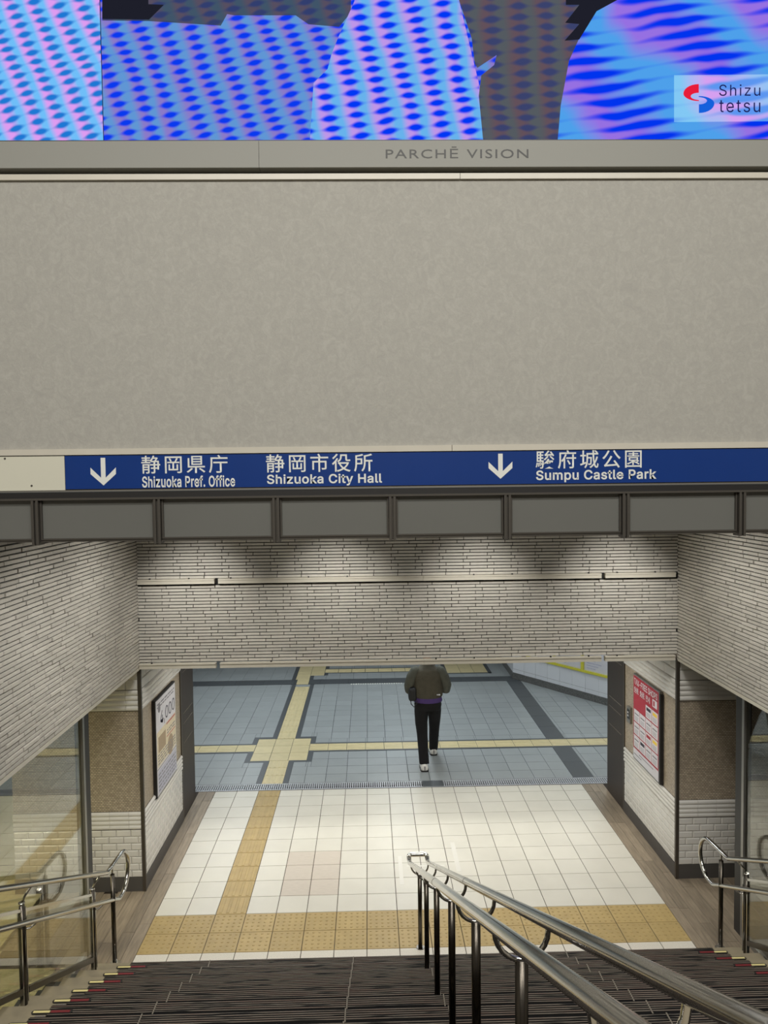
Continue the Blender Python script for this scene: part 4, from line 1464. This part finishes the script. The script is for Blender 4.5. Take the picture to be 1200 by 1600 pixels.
# shoes
for (x, y, t) in ((LX, LFy, 0.0), (RX, RFy, 0.0)):
    secs = [(-0.035, 0.018, 0.075), (-0.025, 0.036, 0.088), (0.03, 0.043, 0.098), (0.08, 0.042, 0.085), (0.13, 0.046, 0.062), (0.19, 0.046, 0.050), (0.235, 0.035, 0.038), (0.255, 0.014, 0.026)]
    mb = MB()
    rings = []
    for (dy, hw, ht) in secs:
        ring = []
        for i in range(12):
            a = PI * i / 11
            ring.append(mb.bm.verts.new((x + 1.35 * hw * math.cos(a), y + dy, 0.022 + 1.25 * (ht - 0.022) * math.sin(a) ** 0.8)))
        rings.append(ring)
    for i in range(len(rings) - 1):
        for j in range(11):
            f = mb.bm.faces.new((rings[i][j], rings[i][j + 1], rings[i + 1][j + 1], rings[i + 1][j])); f.smooth = True
        mb.bm.faces.new((rings[i][11], rings[i][0], rings[i + 1][0], rings[i + 1][11]))
    mb.bm.faces.new(rings[0]); mb.bm.faces.new(rings[-1][::-1])
    sh = mb.build('shoe', M['shoe'], pe)
    out = [(x + hw * 1.42, y + dy, 0) for dy, hw, ht in secs] + [(x - hw * 1.42, y + dy, 0) for dy, hw, ht in secs[::-1]]
    MB().prism(out, (0, 0, 0.024)).build('sole', M['sole'], sh)
    MB().box(x - 0.008, x + 0.008, y - 0.042, y - 0.034, 0.03, 0.085).build('heel_tab', M['poster_grey'], sh)
# hair, ears, face
hc = Vector((PX, PY + 0.10, 1.665))
mb = MB()
bmesh.ops.create_icosphere(mb.bm, subdivisions=3, radius=1)
for v in mb.bm.verts:
    v.co = Vector((v.co.x * 0.088, v.co.y * 0.102, v.co.z * 0.105)) + hc
    if v.co.y > hc.y + 0.045 and v.co.z < hc.z + 0.03: v.co.y = hc.y + 0.045
    if v.co.z < hc.z - 0.06: v.co.z = hc.z - 0.06
for f in mb.bm.faces: f.smooth = True
mb.build('hair', M['hair'], pe)
for s in (-1, 1):
    mb = MB()
    bmesh.ops.create_icosphere(mb.bm, subdivisions=2, radius=1)
    for v in mb.bm.verts: v.co = Vector((v.co.x * 0.010, v.co.y * 0.018, v.co.z * 0.030)) + hc + Vector((s * 0.088, 0.015, -0.03))
    mb.build('ear', M['skin'], pe)
    mb = MB()
    bmesh.ops.create_icosphere(mb.bm, subdivisions=2, radius=0.012)
    for v in mb.bm.verts: v.co += hc + Vector((s * 0.032, 0.083, -0.01))
    mb.build('eye', M['sole'], pe)
mb = MB().prism([(hc.x - 0.012, hc.y + 0.085, hc.z - 0.045), (hc.x + 0.012, hc.y + 0.085, hc.z - 0.045), (hc.x, hc.y + 0.09, hc.z - 0.005)], (0, 0.022, -0.004))
mb.build('nose', M['skin'], pe)
MB().box(hc.x - 0.022, hc.x + 0.022, hc.y + 0.075, hc.y + 0.088, hc.z - 0.072, hc.z - 0.066).build('mouth', M['red'], pe)

# shoulder bag at the left hip
bg = empty('shoulder_bag', (PX - 0.245, PY + 0.0, 0.98))
tag(bg, 'small black shoulder bag hanging at the left hip of the walking person', 'bag')
mb = MB()
bmesh.ops.create_cube(mb.bm, size=1)
bmesh.ops.bevel(mb.bm, geom=mb.bm.edges[:] + mb.bm.verts[:], offset=0.22, segments=4, affect='EDGES', profile=0.5)
for v in mb.bm.verts: v.co = Vector((v.co.x * 0.12, v.co.y * 0.26, v.co.z * 0.21)) + Vector((PX - 0.235, PY + 0.0, 1.085))
for f in mb.bm.faces: f.smooth = True
mb.build('bag_body', M['bag'], bg)
MB().tube([(PX - 0.27, PY - 0.08, 1.04), (PX - 0.26, PY - 0.13, 0.95), (PX - 0.22, PY - 0.14, 0.91), (PX - 0.18, PY - 0.135, 0.95), (PX - 0.17, PY - 0.13, 1.0)], 0.007, 8).build('loose_strap', M['bag'], bg)
MB().tube([(PX - 0.23, PY + 0.08, 1.15), (PX - 0.14, PY + 0.175, 1.22), (PX + 0.0, PY + 0.185, 1.34), (PX + 0.08, PY + 0.15, 1.44), (PX + 0.12, PY + 0.05, 1.50)], 0.009, 8).build('strap', M['bag'], bg)
